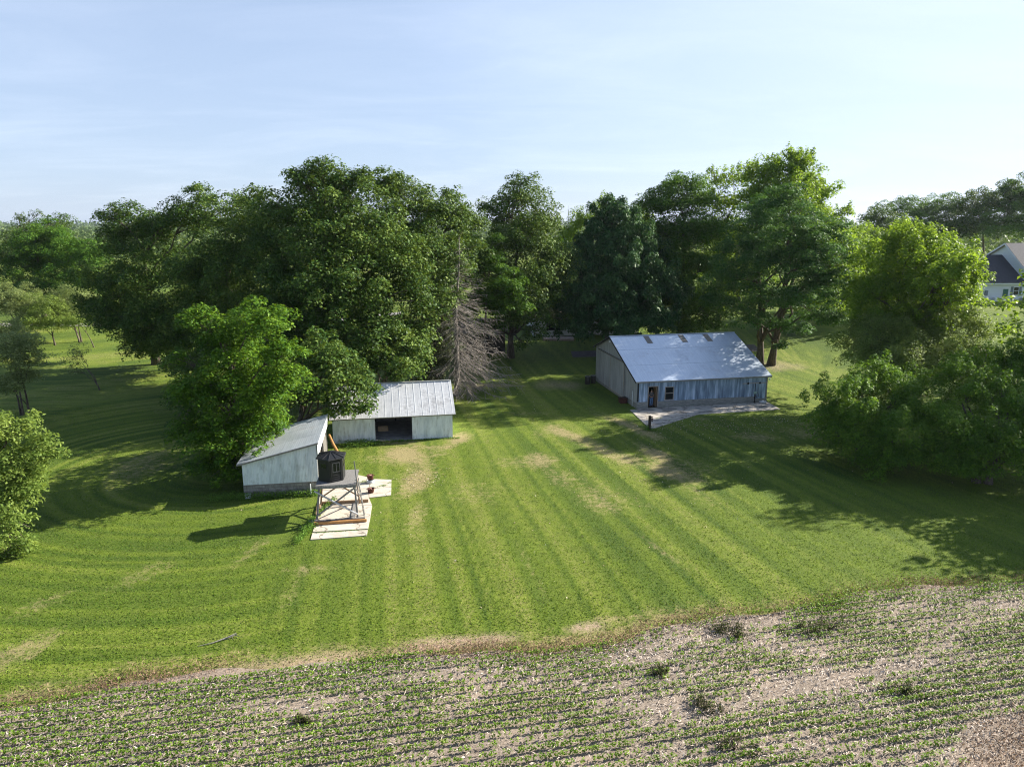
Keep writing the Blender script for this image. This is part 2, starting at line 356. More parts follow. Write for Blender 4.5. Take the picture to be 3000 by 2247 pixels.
def margin(rs, n):
    u = rs.uniform(-28, 33, n); v = field_edge(u) + rs.normal(-.12, .42, n)
    k = rs.rand(n) < np.clip(.45 + .6 * fnoise(u, v, 31, .6) + .5 * smooth((u - 2) / 3) * smooth((11 - u) / 3), .05, 1)
    u = u[k]; v = v[k]; return u * math.cos(FA) + v * math.sin(FA), 27.7 + u * math.sin(FA) - v * math.cos(FA)
V1, Q1 = weed_cloud(32000, corner, .13, .14, 1); V2, Q2 = weed_cloud(34000, margin, .12, .20, 2)
V = np.concatenate([V1, V2]); Q = np.concatenate([Q1, Q2 + len(V1)])
tag(np_mesh('dead_weeds', V, Q, m_dead, tint=rng.beta(2, 2, len(Q))), 'dry brown weeds along the field edge and in its near corner', 'dead weeds', kind='stuff')
# green weeds in the margin
def margin2(rs, n):
    u = rs.uniform(-28, 36, n); v = field_edge(u) + rs.normal(.25, .35, n)
    k = rs.rand(n) < np.clip(.15 + .9 * fnoise(u, v, 41, .9) + .5 * smooth((u - 10) / 6), 0, 1); u = u[k]; v = v[k]
    return u * math.cos(FA) + v * math.sin(FA), 27.7 + u * math.sin(FA) - v * math.cos(FA)
rs = np.random.RandomState(5); x, y = margin2(rs, 16000); n = len(x); C = np.stack([x, y, rs.uniform(.02, .22, n)], 1); N = rs.normal(0, .5, (n, 3)); N[:, 2] += 1
V, Q = quads_from(C, N, rs.uniform(.06, .12, n), .7, rs=rs)
tag(np_mesh('margin_weeds', V, Q, m_soy, tint=rs.uniform(.1, .8, n)), 'low green broadleaf weeds along the border of lawn and field', 'weeds', kind='stuff')

def leafy_patch(name, label, spots, mtl, size, cat='plant', kind='stuff', seed=3, tl=(.2, .9)):
    rs = np.random.RandomState(seed); Vs = []; Qs = []; T = []; o = 0
    for x, y, rx, ry, rot, h, n in spots:
        p = rs.normal(0, .5, (n, 2)) * (rx, ry) if rx < 3 * ry and ry < 3 * rx else np.stack([rs.uniform(-rx, rx, n), rs.normal(0, .5, n) * ry], 1)
        a = R(rot); xx = x + p[:, 0] * math.cos(a) - p[:, 1] * math.sin(a); yy = y + p[:, 0] * math.sin(a) + p[:, 1] * math.cos(a)
        C = np.stack([xx, yy, zg(xx, yy) + rs.uniform(.0, 1, n) ** 1.3 * h], 1); N = rs.normal(0, .6, (n, 3)); N[:, 2] += .9
        v, q = quads_from(C, N, rs.uniform(.6, 1.3, n) * size, .55, rs=rs); Vs.append(v); Qs.append(q + o); o += len(v); T.append(rs.uniform(tl[0], tl[1], n))
    return tag(np_mesh(name, np.concatenate(Vs), np.concatenate(Qs), mtl, tint=np.concatenate(T)), label, cat, kind=kind)
m_tall = leafmat('tall_grass', (.05, .11, .015), (.10, .20, .03), (.18, .30, .05), .6, .3)
a9 = 9.15
leafy_patch('tall_grass', 'bright green tall grass along the foot of the block wall and slab', [
    (-15.6, 44.5, 2.6, .35, a9, .42, 2600), (-19.0, 44.1, 1.4, .5, a9, .4, 900), (-12.05, 41.5, 2.6, .22, 82, .30, 1500), (-12.1, 38.6, 1.3, .25, 80, .38, 700)], m_tall, .10, 'grass')
leafy_patch('shed_weeds', 'leafy green weeds growing against the white garage wall', [
    (-12.6, 55.9, 1.6, .8, 11, .4, 1800), (-10.5, 56.6, 1.5, .35, 11, .18, 500), (-7.0, 57.4, 2.6, .18, 11, .1, 500), (-14.0, 50.5, 1.0, 1.2, 11, .3, 800)], m_tall, .11, 'weeds')
leafy_patch('crack_grass', 'tufts of grass growing through the cracks of the concrete slabs', [
    (-10.6, 38.95, 1.0, .07, 9, .07, 500), (-9.2, 39.25, .5, .05, 9, .05, 100), (-11.4, 43.3, .5, .08, 5, .07, 160), (-10.4, 47.3, .3, .2, 30, .12, 200), (-8.95, 46.5, .3, .18, 20, .10, 220), (-9.5, 46.3, .25, .06, 0, .08, 80), (-8.6, 47.1, .2, .12, 30, .08, 100),
    (13.7, 64.0, .4, .08, 10, .08, 150), (14.8, 63.2, .5, .05, -20, .08, 150), (12.9, 64.1, .2, .07, 0, .06, 60)], m_tall, .06, 'grass')
leafy_patch('post_weeds', 'green weeds round the foot of the old post by the apron', [(11.95, 60.25, .4, .3, 0, .45, 500), (12.4, 60.1, .5, .25, 0, .2, 260)], m_tall, .08, 'weeds')
m_blade = leafmat('grass_blades', (.022, .070, .005), (.092, .160, .014), (.205, .275, .042), .7, .25, .15)
rs = np.random.RandomState(77); n = 230000; y = 20 + 48 * rs.rand(n) ** 1.5; x = rs.uniform(-1, 1, n) * (y * .72 + 4)
u, v = field_uv(x, y); k = (v < field_edge(u) - .1)
for (x0, y0, x1, y1) in ((-14.2, 37.5, -8.0, 49.2), (-18.2, 44, -12.5, 52), (-15, 56, -4.5, 64)): k &= ~((x > x0) & (x < x1) & (y > y0) & (y < y1))
k &= ~((x > 11) & (y > 60) & (y > 60.4 + (x - 12.2) * .5)); k &= rs.rand(n) > 1.15 * sample_dry(x, y); x = x[k]; y = y[k]; n = len(x)
cl_ = (mow(x, y) - .5) * .75; S = rs.normal(0, .55, (n, 3)); S[:, 2] += .8
V, Q = quads_from(np.stack([x, y, zg(x, y) + rs.uniform(.01, .04, n)], 1), rs.normal(0, 1, (n, 3)) + (0, -.3, .6), rs.uniform(.05, .11, n), .5, spin=S, rs=rs)
tag(np_mesh('grass', V, Q, m_blade, tint=np.clip(.5 + (rs.rand(n) - .5) * .5 + cl_, 0, 1)), 'short mown grass blades of the lawn', 'grass', kind='stuff')
m_litter = leafmat('litter', (.10, .07, .04), (.35, .27, .17), (.65, .58, .45), .8, 0, .2)
rs = np.random.RandomState(9); P = []
for x, y, rx, ry, n in ((-6.6, 48, 1.8, 2.0, 260), (17.5, 61.5, 6, 2.2, 800), (24, 63.5, 4, 1.5, 350), (-8, 41, 5, 4, 90), (10, 50, 14, 9, 260), (-2, 36, 10, 6, 60), (13, 58, 3, 2, 120), (0, 70, 9, 6, 160)):
    P.append(np.stack([rs.normal(x, rx * .6, n), rs.normal(y, ry * .6, n)], 1))
P = np.concatenate(P); n = len(P); N = rs.normal(0, .4, (n, 3)); N[:, 2] += 1
V, Q = quads_from(np.stack([P[:, 0], P[:, 1], zg(P[:, 0], P[:, 1]) + .035], 1), N, rs.uniform(.04, .13, n), .7, rs=rs)
tag(np_mesh('fallen_leaves', V, Q, m_litter, tint=rs.rand(n)), 'scattered dry leaves lying on the lawn', 'fallen leaves', kind='stuff')

TREES = {
 'bright_walnut': ((-19.6,49.5), [(-21.6,49,5.7,2.0), (-17.6,47.5,4.1,1.9), (-20.1,50,8.8,2.0), (-20.3,46.5,1.4,1.3), (-21.8,47,1.2,1.0), (-23.8,50,8.2,0.8), (-14.6,47,8.1,0.8), (-17.2,48,11.1,2.0), (-15.3,47,9.2,1.5), (-20.2,49,10.0,1.9), (-22.3,50,11.0,1.4), (-19.1,47,7.2,2.5), (-21.6,47,6.5,1.6), (-16.7,46.5,6.3,2.1), (-20.5,46,3.9,2.3), (-18.1,46,2.9,1.7), (-15.7,46.5,7.6,1.4), (-22.5,47,3.9,1.1), (-19.4,46,0.9,1.2)]),
 'low_oak': ((-18.5,58.5), [(-16.8,58,6.2,1.3), (-17.5,57,3.7,1.1), (-12.6,56,5.5,1.3), (-14.4,56,6.3,1.9), (-12.7,54,4.8,1.8), (-13.3,53,3.6,1.0), (-15.5,57,7.4,1.6), (-15.3,55,4.6,1.3), (-11.7,54,3.5,0.9)]),
 'back_oak': ((-13,68), [(-9.5,61.5,5.1,1.1), (-10.5,61.5,4.5,0.9), (-9.7,64.5,4.5,1.5), (-11.8,67,6.7,1.8), (-15.1,66,5.5,1.8), (-10.6,65,5.7,2.4), (-12.4,64,5.0,1.7), (-9.1,67,6.5,1.4), (-10.7,62.5,4.1,0.7)]),
 'oak_a': ((-19,74), [(-20.6,70,7.1,2.8), (-16.3,68,8.3,3.1), (-26.2,76,19.8,1.6), (-21.1,70,12.6,2.7), (-18.6,73,22.8,1.2), (-14.8,72,21.5,1.4), (-10.9,69,14.5,2.2), (-18.7,73,20.4,3.0), (-21.6,73,18.4,3.1), (-15.2,71,18.4,3.6), (-17.9,69,15.8,4.2), (-23.1,71,14.4,3.0), (-13.4,68,14.5,3.7), (-16.6,66,11.2,4.1), (-11.2,67,11.1,3.4), (-21.2,67,10.2,3.3), (-13.5,65,7.5,2.8), (-24.6,75,18.4,1.9), (-20.5,73,21.9,1.7), (-16.3,72,21.8,1.6), (-18.2,66,6.0,2.8), (-22.1,66,6.0,2.2)]),
 'oak_b': ((-9.5,79), [(-5.7,83,11.1,2.4), (-6.7,84,7.2,2.4), (-7.7,80,4.6,2.1), (-5.1,84,17.9,1.8), (-4.2,86,13.6,2.2), (-11.4,76,17.0,2.4), (-5.3,78,15.0,2.0), (-9.6,72,11.6,2.8), (-14.0,78,21.8,1.5), (-9.8,72,4.9,1.4), (-11.2,78,19.9,2.8), (-8.2,78,18.4,2.8), (-5.9,80,17.9,1.7), (-9.8,74,15.2,3.4), (-7.1,75,13.2,2.7), (-8.5,72,9.7,2.8), (-10.4,70,7.1,2.6), (-6.6,80,20.6,1.2), (-12.4,77,21.5,1.6)]),
 'oak_c': ((-31,80), [(-31.5,68,3.8,2.0), (-30.1,63,1.8,1.5), (-28.9,59,-0.1,1.1), (-35.3,72,3.0,1.2), (-30.2,76,7.2,3.0), (-32.7,78,11.0,3.0), (-27.9,72,4.9,2.4), (-36.6,79,6.8,2.1), (-24.5,74,8.0,2.4), (-30.9,80,17.9,2.9), (-27.7,77,15.5,3.0), (-31.4,78,14.0,3.5), (-27.6,75,10.3,3.9), (-35.0,80,11.9,3.1), (-32.5,78,7.5,3.1), (-25.9,72,5.9,2.9), (-33.5,76,4.2,2.0)]),
 'oak_d': ((-46,90), [(-44.4,87,2.1,1.7), (-45.9,86,2.7,1.7), (-40.7,84,2.1,1.6), (-41.4,83,4.1,2.4), (-36.7,81,4.4,2.1), (-47.8,86,5.8,2.0), (-49.3,88,6.7,2.9), (-42.2,84,6.7,2.8), (-37.0,84,8.3,2.7), (-55.0,92,7.4,1.8), (-49.5,90,18.5,1.6), (-37.6,88,20.7,1.6), (-31.9,86,20.1,1.4), (-46.3,90,16.6,3.2), (-49.1,90,14.9,2.6), (-41.3,88,17.4,3.1), (-37.0,86,18.0,2.5), (-43.6,87,11.9,4.5), (-50.6,90,10.0,3.2), (-46.0,86,6.4,3.7), (-39.9,84,7.8,3.8), (-45.2,84,4.2,2.0), (-52.5,90,6.5,2.4), (-38.8,82,4.2,2.4), (-54.3,92,10.7,2.3)]),
 'oak_e': ((-0.2,92), [(5.0,90,5.9,2.0), (-2.7,90,7.7,2.6), (6.2,92,13.3,2.0), (-2.7,91,9.9,2.4), (1.4,88,7.9,2.9), (2.0,90,15.7,2.9), (-0.3,90,8.8,2.9), (2.5,88,6.7,2.1), (-1.5,93,18.0,1.5), (0.8,92,22.8,1.3), (5.5,91,11.7,2.4), (1.4,88,2.9,1.0), (1.4,92,20.8,2.8), (-0.9,92,19.1,2.3), (3.8,92,18.0,2.7), (0.8,90,15.7,3.6), (5.0,92,13.3,3.1), (-1.5,92,13.3,3.0), (2.0,89,10.1,3.8), (5.6,92,8.6,2.6), (-0.6,88,5.6,2.6), (3.1,87,4.3,1.5), (-3.3,93,19.7,1.2), (-3.2,88,4.4,1.7)]),
 'larch': ((-3.5,86.5), [(-1.7,86,15.8,0.9), (-2.4,85,12.9,2.0), (-0.8,84.5,10.5,2.5), (-3.4,84.5,8.8,2.2), (-0.1,84.5,8.0,2.0), (-5.9,87,15.8,1.7), (-5.0,86,12.6,1.4)]),
 'pine': ((13,97), [(8.2,95,10.8,2.7), (6.3,93,7.3,2.2), (8.6,91,4.0,2.0), (20.0,95,8.3,3.1), (19.0,92,5.0,2.4), (13.9,90,4.1,2.1), (13.3,98,19.7,1.5), (13.2,97,17.4,2.8), (15.6,96,14.7,3.0), (11.4,96,13.5,3.2), (14.1,93,9.7,4.7), (9.6,93,8.5,3.4), (18.4,95,9.6,3.0), (11.6,91,6.0,3.5), (16.8,92,5.6,2.9), (7.3,92,6.3,1.9), (19.8,98,13.1,1.9)]),
 'behind_pine': ((14,126), [(12.4,125,18.0,2.4), (16.4,125,19.2,2.5), (21.0,125,17.9,2.5), (10.6,125,14.9,2.6), (9.2,120,9.7,2.8)]),
 'walnut_b': ((25,104), [(19.5,103,12.8,2.9), (28.2,99,4.0,2.2), (23.8,97,3.7,2.3), (20.0,101,7.7,3.3), (19.4,104,19.9,2.2), (27.9,103,16.1,2.6), (23.8,104,23.4,1.6), (21.8,103,20.5,3.1), (25.0,103,21.2,3.0), (20.4,102,16.7,3.0), (25.4,101,16.1,4.3), (22.2,100,11.7,3.9), (27.9,102,11.6,3.3), (24.1,99,7.3,3.9), (21.6,97,4.6,2.5), (27.7,100,5.9,2.9)]),
 'maple_thin': ((33,113), [(34.7,112,15.2,3.6), (32.3,110,10.4,3.6), (30.0,112,20.8,1.8), (34.8,112,24.2,1.8), (34.8,108,5.6,3.1), (32.0,112,23.8,2.1), (31.3,112,20.4,2.6), (34.3,112,20.8,2.3), (33.2,112,15.9,3.2), (30.2,112,25.2,0.8)]),
 'maple_big': ((41,108), [(37.9,107,15.3,3.4), (46.7,104,10.1,3.4), (45.1,106,21.9,2.0), (49.2,106,14.7,2.7), (41.3,106,26.4,1.6), (44.0,103,6.2,3.4), (39.5,106,25.0,2.8), (36.5,106,24.2,2.5), (42.3,106,23.2,2.7), (35.8,106,21.3,2.8), (39.1,104,19.9,4.6), (44.6,106,18.6,2.8), (43.8,100,15.5,2.9), (42.6,105,15.4,4.0), (34.5,107,24.9,1.1), (48.2,106,19.2,1.2), (39.9,106,27.3,1.1)]),
 'locust': ((32.2,88.6), [(30.3,82,20.0,2.4), (30.5,90,18.5,2.6), (30.9,79,17.0,2.8), (29.0,88,15.2,3.2), (30.6,83,13.8,3.5), (32.8,78,14.0,2.8), (37.2,80,14.2,1.9), (35.9,81,16.9,1.9), (27.6,88,11.3,3.1), (30.6,85,9.3,3.3), (32.4,78,10.0,2.8), (34.8,78,11.8,1.8), (26.1,88,8.2,2.5), (29.2,85,6.5,2.1), (33.3,84,5.8,1.9), (35.2,79,7.3,1.9), (32.0,83,3.5,0.8)]),
 'maple_c': ((57,117), [(60.8,114,9.4,3.2), (52.7,110,5.4,2.9), (63.7,117,16.6,1.8), (55.4,116,13.7,3.1), (58.4,118,15.4,2.0), (58.8,115,11.5,3.6), (53.4,114,9.4,3.4), (62.1,116,13.7,2.4), (55.0,110,6.8,4.0)]),
 'bright_maple': ((39.8,69.5), [(37.8,60,13.8,1.6), (36.7,61,12.9,1.5), (41.3,76,11.7,2.5), (40.5,76,8.2,2.3), (42.4,75,14.2,2.1), (39.7,64,11.4,1.9), (36.3,71,14.4,1.8), (39.9,69,12.7,2.7), (34.8,69,10.9,1.8), (41.0,67,8.9,1.9), (44.0,69,12.3,1.5), (37.9,71,16.2,1.2), (37.9,69,14.5,2.5), (40.5,69,15.1,2.0), (40.0,65,13.8,2.1), (38.0,67,11.6,2.9), (42.7,68,10.8,2.0), (36.5,69,10.9,2.1), (34.7,68,8.8,1.8), (38.3,66,8.8,2.0), (41.6,64,12.9,1.1), (36.7,67,8.5,1.7), (39.2,69,16.6,1.0), (44.8,70,14.4,0.9)]),
 'mulberry': ((37.5,65), [(34.5,63,5.2,2.3), (33.6,66,7.8,1.6), (38.6,62,5.0,2.3), (38.0,67,8.5,1.8), (40.6,67,8.9,1.6), (42.4,63,5.7,1.5), (34.1,65,7.0,2.2), (32.5,64,5.5,1.6), (36.7,65,6.8,2.4), (39.6,65,7.0,2.4), (41.5,64,6.1,2.0), (36.1,62,4.8,2.3), (42.8,67,8.5,1.8), (34.6,66,8.8,1.1), (44.9,67,7.6,1.2)]),
 'bush_l': ((27,52), [(24.1,51,2.3,1.2), (26.4,48.5,1.0,1.5), (30.9,54,5.2,1.6), (29.2,55,5.7,1.5), (25.5,52,4.2,1.9), (26.8,51,2.7,2.3), (24.4,52,3.7,1.2), (27.4,54,5.2,1.4), (28.9,52,4.2,2.0), (28.2,49,2.2,2.1), (25.6,50.5,1.8,1.7), (30.5,51,3.8,1.7), (29.1,48,1.5,1.3)]),
 'bush_r': ((33,47), [(30.3,50,3.0,1.7), (34.4,52,7.1,1.5), (30.8,46,1.6,1.3), (32.7,50,5.8,1.9), (34.4,49,5.5,1.8), (35.6,48,4.6,1.6), (31.1,48,3.6,1.9), (32.5,46.5,3.0,2.1), (34.1,45.5,2.4,1.9), (30.2,47,1.9,1.4), (31.8,45.5,1.2,1.1), (35.9,50,6.3,1.1), (36.2,47,3.9,1.9)]),
 'edge_bush': ((42,58), [(41.4,57,6.6,1.6), (40.3,57,6.1,1.3), (42.4,56,5.5,1.9)]),
 'far_r1': ((92,190), [(95.9,190,19.1,3.1), (98.1,188,17.0,3.1)]),
 'far_r2': ((108,200), [(108.3,200,20.9,4.3), (117.2,200,21.3,5.1), (111.5,198,16.9,5.0)]),
 'far_r3': ((128,195), [(124.1,198,21.6,4.5), (127.9,190,22.8,5.3), (123.9,190,17.0,5.6), (116.8,192,15.8,4.9)]),
 'far_r4': ((142,185), [(130.2,186,24.4,5.4), (126.8,182,17.0,7.0), (133.2,182,20.4,6.9)]),
 'far_l1': ((-88,133), [(-84.6,130,14.0,4.3), (-88.4,130,11.1,3.8), (-81.6,130,11.5,3.8), (-85.4,127,6.8,4.1), (-84.9,134,18.0,0.9)]),
 'far_l2': ((-86,148), [(-90.2,145,18.2,1.8), (-91.4,145,16.3,2.2)]),
 'far_l3': ((-80,124), [(-74.5,124,13.4,2.9), (-71.9,122,11.9,2.2), (-74.1,121,8.9,3.6), (-77.0,120,5.8,3.1)]),
 'far_l4': ((-98,142), [(-97.5,145,18.8,1.2), (-94.5,145,19.3,1.1), (-95.8,144,16.7,2.2), (-96.5,138,13.7,3.2), (-93.5,132,8.9,4.3)]),
 'far_l5': ((-84,118), [(-86.3,122,4.8,4.0), (-79.6,119,5.2,3.1), (-72.9,117,5.4,2.6), (-68.4,116,6.2,1.8)]),
 'grove1': ((-73.5,106), [(-74.5,106,5.5,2.5), (-76.0,106,6.5,2.5), (-71.4,104,3.4,1.6)]),
 'grove2': ((-68.5,105), [(-69.0,105,5.6,2.5), (-69.0,103,3.5,2.0), (-66.7,103,3.5,1.9)]),
 'grove3': ((-66.5,108), [(-67.6,108,6.3,2.4), (-68.4,107,3.6,1.8), (-66.3,107,3.6,1.7)]),
 'grove4': ((-61.5,103), [(-63.6,103,3.5,1.4), (-61.9,103,3.5,1.1)]),
 'sapling_big': ((-44.3,63), [(-43.5,62,7.3,1.5), (-44.2,61,6.1,1.5), (-42.7,62,5.7,1.2), (-43.9,62,4.4,1.3), (-44.4,61,3.6,1.1)]),
 'sapling_two': ((-46.5,65), [(-47.1,66,8.0,1.1), (-46.8,64,6.8,1.7)]),
 'sapling_small': ((-45.1,75.6), [(-48.0,76,3.4,1.1), (-47.0,76,4.2,0.9), (-47.6,76,2.1,0.8)]),
 'front_left': ((-31.5,38.5), [(-28.2,39,6.4,1.0), (-26.4,38,5.3,1.0), (-28.0,38,4.8,1.5), (-27.4,38,3.1,1.2), (-28.4,37,2.8,1.3), (-27.4,36,1.4,1.2), (-27.0,36,0.4,0.6), (-28.9,38,6.0,1.3), (-27.8,35.5,-0.2,0.7)]),
 'cedar': ((-11.2,76), [(-7.9,75.5,9.3,0.8), (-8.1,75,7.4,1.2), (-8.3,74.5,5.2,1.5), (-8.4,74,3.1,1.7), (-8.7,73.5,1.2,1.3)]),
 'bg1': ((38,150), [(36.3,150,6.7,4.5), (32.6,150,2.9,3.9), (38.0,148,2.1,3.9)]),
 'bg2': ((52,152), [(44.0,150,8.2,4.5), (48.1,150,3.8,4.5), (51.8,150,6.7,3.9)]),
}

# ---------------------------------------------------------------- trees
def barkmat(name, c1_, c2_):
    m, t, b = mat(name, .9, 0, .15); n = t.noise(t.map(t.obj(), (1, 1, .18)), 9, 6, .7)
    t.put(b.inputs['Base Color'], t.ramp(n, [(.35, c1_), (.65, c2_)])); bump(t, b, n, .6, .05); return m
m_bark = barkmat('bark', (.045, .036, .028), (.17, .14, .115))
m_pale_bark = barkmat('pale_bark', (.16, .14, .11), (.40, .36, .31))
m_dead_bark = barkmat('dead_bark', (.115, .10, .088), (.34, .305, .275))
LEAF = {
 'oak': leafmat('oak_leaves', (.014, .042, .007), (.052, .115, .014), (.180, .250, .045), .6, .14, .2),
 'bright': leafmat('bright_leaves', (.018, .062, .006), (.062, .145, .010), (.175, .285, .022), .6, .20),
 'maple': leafmat('maple_leaves', (.036, .090, .008), (.115, .215, .016), (.250, .350, .035), .55, .40),
 'locust': leafmat('locust_leaves', (.014, .052, .014), (.044, .125, .026), (.115, .225, .045), .6, .20),
 'walnut': leafmat('walnut_leaves', (.016, .056, .008), (.050, .130, .014), (.140, .245, .030), .6, .24),
 'bush': leafmat('bush_leaves', (.022, .070, .008), (.075, .175, .014), (.190, .310, .032), .6, .32),
 'pine': leafmat('pine_needles', (.012, .050, .018), (.038, .105, .032), (.095, .185, .055), .55, .12),
 'cedar': leafmat('cedar_needles', (.030, .045, .015), (.060, .080, .026), (.11, .12, .045), .6, .12),
 'pale': leafmat('pale_leaves', (.085, .120, .040), (.180, .230, .085), (.300, .350, .150), .55, .34),
 'lime': leafmat('lime_leaves', (.055, .100, .016), (.140, .205, .040), (.260, .340, .080), .6, .32),
 'dusk': leafmat('dusky_leaves', (.026, .052, .014), (.060, .105, .024), (.120, .170, .040), .6, .2),
}
# leaf size, tuft radius factor, flatness, leaves per square metre, elongation, up bias, tuft spacing
STY = {
 'oak': dict(s=.30, fl=.75, den=1.0, asp=.62, up=.35), 'bright': dict(s=.25, fl=.55, den=1.0, asp=.5, up=.6),
 'maple': dict(s=.29, fl=.75, den=.95, asp=.62, up=.35, spike=.9), 'locust': dict(s=.27, fl=.42, den=1.0, asp=.45, up=.6),
 'walnut': dict(s=.28, fl=.55, den=.95, asp=.45, up=.5), 'bush': dict(s=.20, fl=.65, den=1.05, asp=.55, up=.45, spike=.5),
 'pine': dict(s=.42, fl=.5, den=1.3, asp=.22, up=.2, needle=1), 'cedar': dict(s=.22, fl=.8, den=1.2, asp=.25, up=.2, needle=1),
 'pale': dict(s=.21, fl=.6, den=.5, asp=.5, up=.4), 'lime': dict(s=.21, fl=.6, den=.9, asp=.5, up=.4),
 'dusk': dict(s=.50, fl=.6, den=.9, asp=.6, up=.5),
}
def crown_points(lobes, st, rs, dens=1.0, deep=True, sizek=1.0):
    """tufts spread through the lobes, leaves spread through the tufts"""
    Ls = [(x, y, z, r * (1.0 if st is STY['bright'] else 1.14), 1.2) for x, y, z, r in lobes]
    if deep:
        for x, y, z, r in lobes:
            if r > 1.5: Ls.append((x + rs.normal(0, .25 * r), y + 1.55 * r, z - .1 * r, r * 1.02, .55))
    Cs = []; Ns = []; Ss = []; Ts = []; tufts = []
    for x, y, z, r, q in Ls:
        tr = min(max(.30 * r + .22, .45), 1.25)
        nt = int(max(6, 4.3 * (r / tr) ** 2) * q * dens ** .5)
        d = rs.normal(size=(nt, 3)); d /= np.linalg.norm(d, axis=1, keepdims=True)
        d[:, 2] = np.where(d[:, 2] < -.35, -d[:, 2] * rs.uniform(-.5, 1, nt), d[:, 2])
        rad = r * np.where(rs.rand(nt) < .72, rs.uniform(.72, 1.06, nt), rs.uniform(.25, .72, nt))
        tc = np.array([x, y, z]) + d * rad[:, None] * (1, 1, .92)
        lt = rs.normal(0, .07)
        for c, dd in zip(tc, d):
            r_ = tr * rs.uniform(.6, 1.25); S = st['s'] * sizek
            nl = int(3.0 * 3.14 * r_ * r_ / (S * S * st['asp'] * .62) * .34 * st['den'] * dens * rs.uniform(.6, 1.2))
            nl = max(6, min(nl, 420)); p = rs.normal(size=(nl, 3)); p /= np.linalg.norm(p, axis=1, keepdims=True)
            dome = rs.rand(nl) < .72; p[:, 2] = np.where(dome, np.abs(p[:, 2]), p[:, 2]); p *= (rs.rand(nl, 1) ** .28); fl = st['fl']
            if st.get('spike') and rs.rand() < st['spike'] * .5:            # upright leading shoots
                off = p * (r_ * .5, r_ * .5, r_ * 1.15) + np.array([0, 0, .25 * r_])
            elif st.get('needle'):
                off = p * (r_ * .75, r_ * .75, r_ * .7); off += np.outer(np.abs(p[:, 2]), dd) * r_ * .5; off[:, 2] += .35 * r_ * (1 - (p[:, 0] ** 2 + p[:, 1] ** 2))
            else:
                off = p * (r_, r_, r_ * fl); off[:, 2] -= .30 * (p[:, 0] ** 2 + p[:, 1] ** 2) * r_
            C = c + off
            N = .50 * p + .20 * dd + rs.normal(0, .46, (nl, 3)); N[:, 2] += st['up'] + .35
            Cs.append(C); Ns.append(N); Ss.append(S * rs.uniform(.55, 1.3, nl)); Ts.append(np.clip(.5 + lt + rs.normal(0, .13) + rs.normal(0, .22, nl), 0, 1))
            tufts.append((c, r_, q))
    return np.concatenate(Cs), np.concatenate(Ns), np.concatenate(Ss), np.concatenate(Ts), tufts
def tree_meshes(root, lobes, style, bark, r0, seed, dens=1.0, deep=True, sizek=1.0, stems=1, limbs=True, crown_name='crown'):
    rs = np.random.RandomState(seed); st = STY[style]; bx, by, bz = root.location
    C, N, S, T, tufts = crown_points(lobes, st, rs, dens, deep, sizek)
    gz = zg(C[:, 0], C[:, 1]); k = C[:, 2] > gz + .05; C, N, S, T = C[k], N[k], S[k], T[k]
    C = C - (bx, by, bz)
    if st.get('needle'):
        sp = rs.normal(0, .5, C.shape); sp[:, 2] += .9; V, Q = quads_from(C, N, S, st['asp'] * 1.6, spin=sp, rs=rs)
    else: V, Q = quads_from(C, N, S, st['asp'], rs=rs)
    np_mesh(crown_name, V, Q, LEAF[style], root, tint=T)
    mb = MB(); L = np.array([(x - bx, y - by, z - bz, r) for x, y, z, r in lobes]); top = L[:, 2].max()
    cen = (L[:, :3] * L[:, 3:4]).sum(0) / L[:, 3].sum(); hgt = max(1.5, top * .78)
    for sI in range(stems):
        a = sI * 2.4; ox = .0 if stems == 1 else math.cos(a) * r0 * 1.6; oy = 0 if stems == 1 else math.sin(a) * r0 * 1.6
        tx, ty = cen[0] * .75 + ox * 3, cen[1] * .75 + oy * 3
        pts = []; rad = []
        for i in range(8):
            f = i / 7; g_ = f ** 1.5
            pts.append((ox + tx * g_ + .12 * r0 * math.sin(i * 2 + seed), oy + ty * g_ + .1 * r0 * math.cos(i * 1.7), -.15 + f * hgt)); rad.append(r0 * (1.35 if i == 0 else 1 - .82 * f))
        mb.tube(pts, rad, 9)
        if limbs:
            order = list(range(len(L)))
            for j in order:
                if stems > 1 and j % stems != sI: continue
                x, y, z, r = L[j]; h0 = min(max(z - .9 * math.hypot(x, y) * .8 - .5, hgt * .18), hgt * .9)
                f = h0 / hgt; g_ = f ** 1.5; p0 = Vector((ox + tx * g_, oy + ty * g_, -.15 + h0)); p3 = Vector((x, y, z)); dv_ = p3 - p0
                rr0 = max(.04, r0 * .42 * (1 - .5 * f)); P = []
                for i in range(6):
                    q = i / 5; P.append(p0 + dv_ * q + Vector((rs.normal(0, .04), rs.normal(0, .04), .14 * math.sin(q * math.pi))) * dv_.length * (0 if i in (0, 5) else 1))
                mb.tube(P, [rr0 * (1 - .75 * i / 5) for i in range(6)], 6)
                near = [tt for tt in tufts if (Vector(tt[0]) - Vector((x + bx, y + by, z + bz))).length < r * 1.1]
                rs.shuffle(near)
                for tt in near[:7]:
                    e = Vector(tt[0]) - Vector((bx, by, bz)); m_ = (P[3] + e) * .5 + Vector((0, 0, .1 * r)); mb.tube([P[3], m_, e], [rr0 * .34, rr0 * .2, .02], 4)
    mb.build('trunk', bark, root, smooth=True)
def tree(name, key, label, style, r0, bark=None, cat='tree', group=None, **kw):
    (bx, by), lobes = TREES[key]
    root = thing(name, (bx, by, zgf(bx, by)), 0, label, cat, group)
    tree_meshes(root, lobes, style, bark or m_bark, r0, sum(map(ord, key)), **kw); return root

